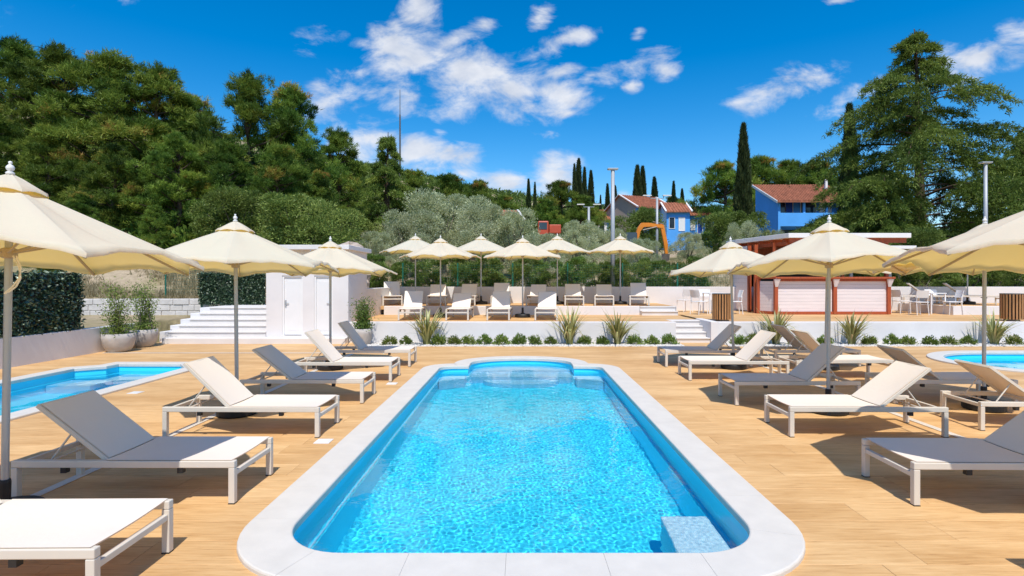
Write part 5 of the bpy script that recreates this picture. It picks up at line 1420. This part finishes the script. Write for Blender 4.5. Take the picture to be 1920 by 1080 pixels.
while px < 1935:
    plant('hedge_bush', f'dark leafy bush of the hedge behind the right platform, {ORD[i]} from the left', 'bush', OLEA[i % 2], px, 23.4 + rnd.uniform(-.1, .25), None, 1.95, 1.25, 'hedge bushes behind the right platform', zbase=1.15, height=rnd.uniform(1.3, 1.6)); i += 1; px += rnd.uniform(36, 46)

# ------------------------------------------------------------------ dry grass on the banks, rocks
def tufts(name, label, x0, x1, y0, y1, n, seed, hh=.35):
    rng = np.random.default_rng(seed); c = np.stack([rng.uniform(x0, x1, n), rng.uniform(y0, y1, n)], 1); z = gz(c[:, 0], c[:, 1])
    dens = np.sin(c[:, 0] * 1.3 + np.sin(c[:, 1] * 1.7)) + np.sin(c[:, 1] * 2.1 + c[:, 0] * .7); k0 = dens + rng.normal(0, .6, n) > -.2; c, z = c[k0], z[k0]
    m_ = 9; P = np.repeat(np.column_stack([c, z]), m_, 0) + rng.normal(size=(len(c) * m_, 3)) * [.07, .07, .01]
    D = rng.normal(size=P.shape) * .45 + [0, 0, 1]
    V, F, k = blades(P, D, rng.uniform(.4, 1.1, len(P)) * hh, rng.uniform(.008, .02, len(P)) * 1.6, rng)
    tag(link(name, np_mesh(name, V, F, M['dry'], np.repeat(np.clip(np.repeat(rng.normal(.55, .2, len(c)), m_) + rng.normal(0, .12, len(P)), 0, 1), k))), label, 'grass', kind='stuff')
tufts('dry_grass', 'dry grass on the bank behind the wide steps', -18, -6, 20.2, 27, 5000, 1)
tufts('dry_grass', 'dry grass on the slope behind the terrace', -5, 24, 23.6, 45, 6000, 2, .4)
def rock(label, x, y, z, s, seed):
    rng = random.Random(seed); V, F = [], []; n, m_ = 14, 8
    for i in range(m_ + 1):
        th = PI * i / m_
        for k in range(n):
            a = 2 * PI * k / n; r_ = 1 + .18 * math.sin(3 * a + seed) * math.sin(th * 2 + seed) + rng.uniform(-.10, .10)
            V.append((s * 1.35 * r_ * math.sin(th) * math.cos(a), s * r_ * math.sin(th) * math.sin(a), s * .85 * r_ * math.cos(th)))
    for i in range(m_):
        for k in range(n): F.append((i * n + k, (i + 1) * n + k, (i + 1) * n + (k + 1) % n, i * n + (k + 1) % n))
    tag(MB().add(V, F).build('rock', M['rock'], None, loc=(x, y, z)), label, 'rock', 'rocks on the slope')
rock('large pinkish rock behind the hut roof', PX(654, 21.5), 21.5, 2.75, .55, 1)
rock('pinkish boulder under the rock behind the hut', PX(640, 22.2), 22.2, 1.7, .95, 4)
rock('flat grey rock below the excavator', PX(1285, 30), 30, gzf(PX(1285, 30), 30) + .1, .6, 2)
rock('pale rock behind the parasols left of the thick lamp post', PX(1085, 27), 27, gzf(PX(1085, 27), 27), .5, 3)

def scrub(name, label, n, seed, region, rad, mat, leaf, per=26, tone=.4, skip=None):
    rng = np.random.default_rng(seed); x0, x1, y0, y1 = region
    c = np.stack([rng.uniform(x0, x1, n), rng.uniform(y0, y1, n)], 1)
    if skip is not None: c = c[~skip(c[:, 0], c[:, 1])]
    z = gz(c[:, 0], c[:, 1]); r_ = rng.uniform(*rad, len(c))
    d = on_sphere(len(c) * per, rng); d[:, 2] = np.abs(d[:, 2])
    rr = np.repeat(r_, per)[:, None]
    P = np.repeat(np.column_stack([c, z]), per, 0) + d * rr * [1, 1, .85] * rng.uniform(.55, 1.05, (len(d), 1))
    D = d + rng.normal(size=d.shape) * .6 + [0, 0, .4]
    V, F, k = blades(P, D, rng.uniform(.6, 1.2, len(P)) * leaf, rng.uniform(.3, .6, len(P)) * leaf, rng, True)
    T = np.clip(np.repeat(rng.normal(tone, .15, len(c)), per) + rng.normal(0, .15, len(P)), 0, 1)
    tag(link(name, np_mesh(name, V, F, M[mat], np.repeat(T, k))), label, 'undergrowth', kind='stuff')
scrub('undergrowth', 'dense green undergrowth below the pines on the left hill', 2600, 31, (-62, -9, 27, 62), (.6, 1.5), 'pine', .34, 60, .38, lambda x, y: x > -.45 * y + 4)
scrub('hillside_scrub', 'scrub covering the distant hillside', 5200, 32, (-150, 110, 74, 225), (.8, 2.4), 'bush', .95, 22, .38)
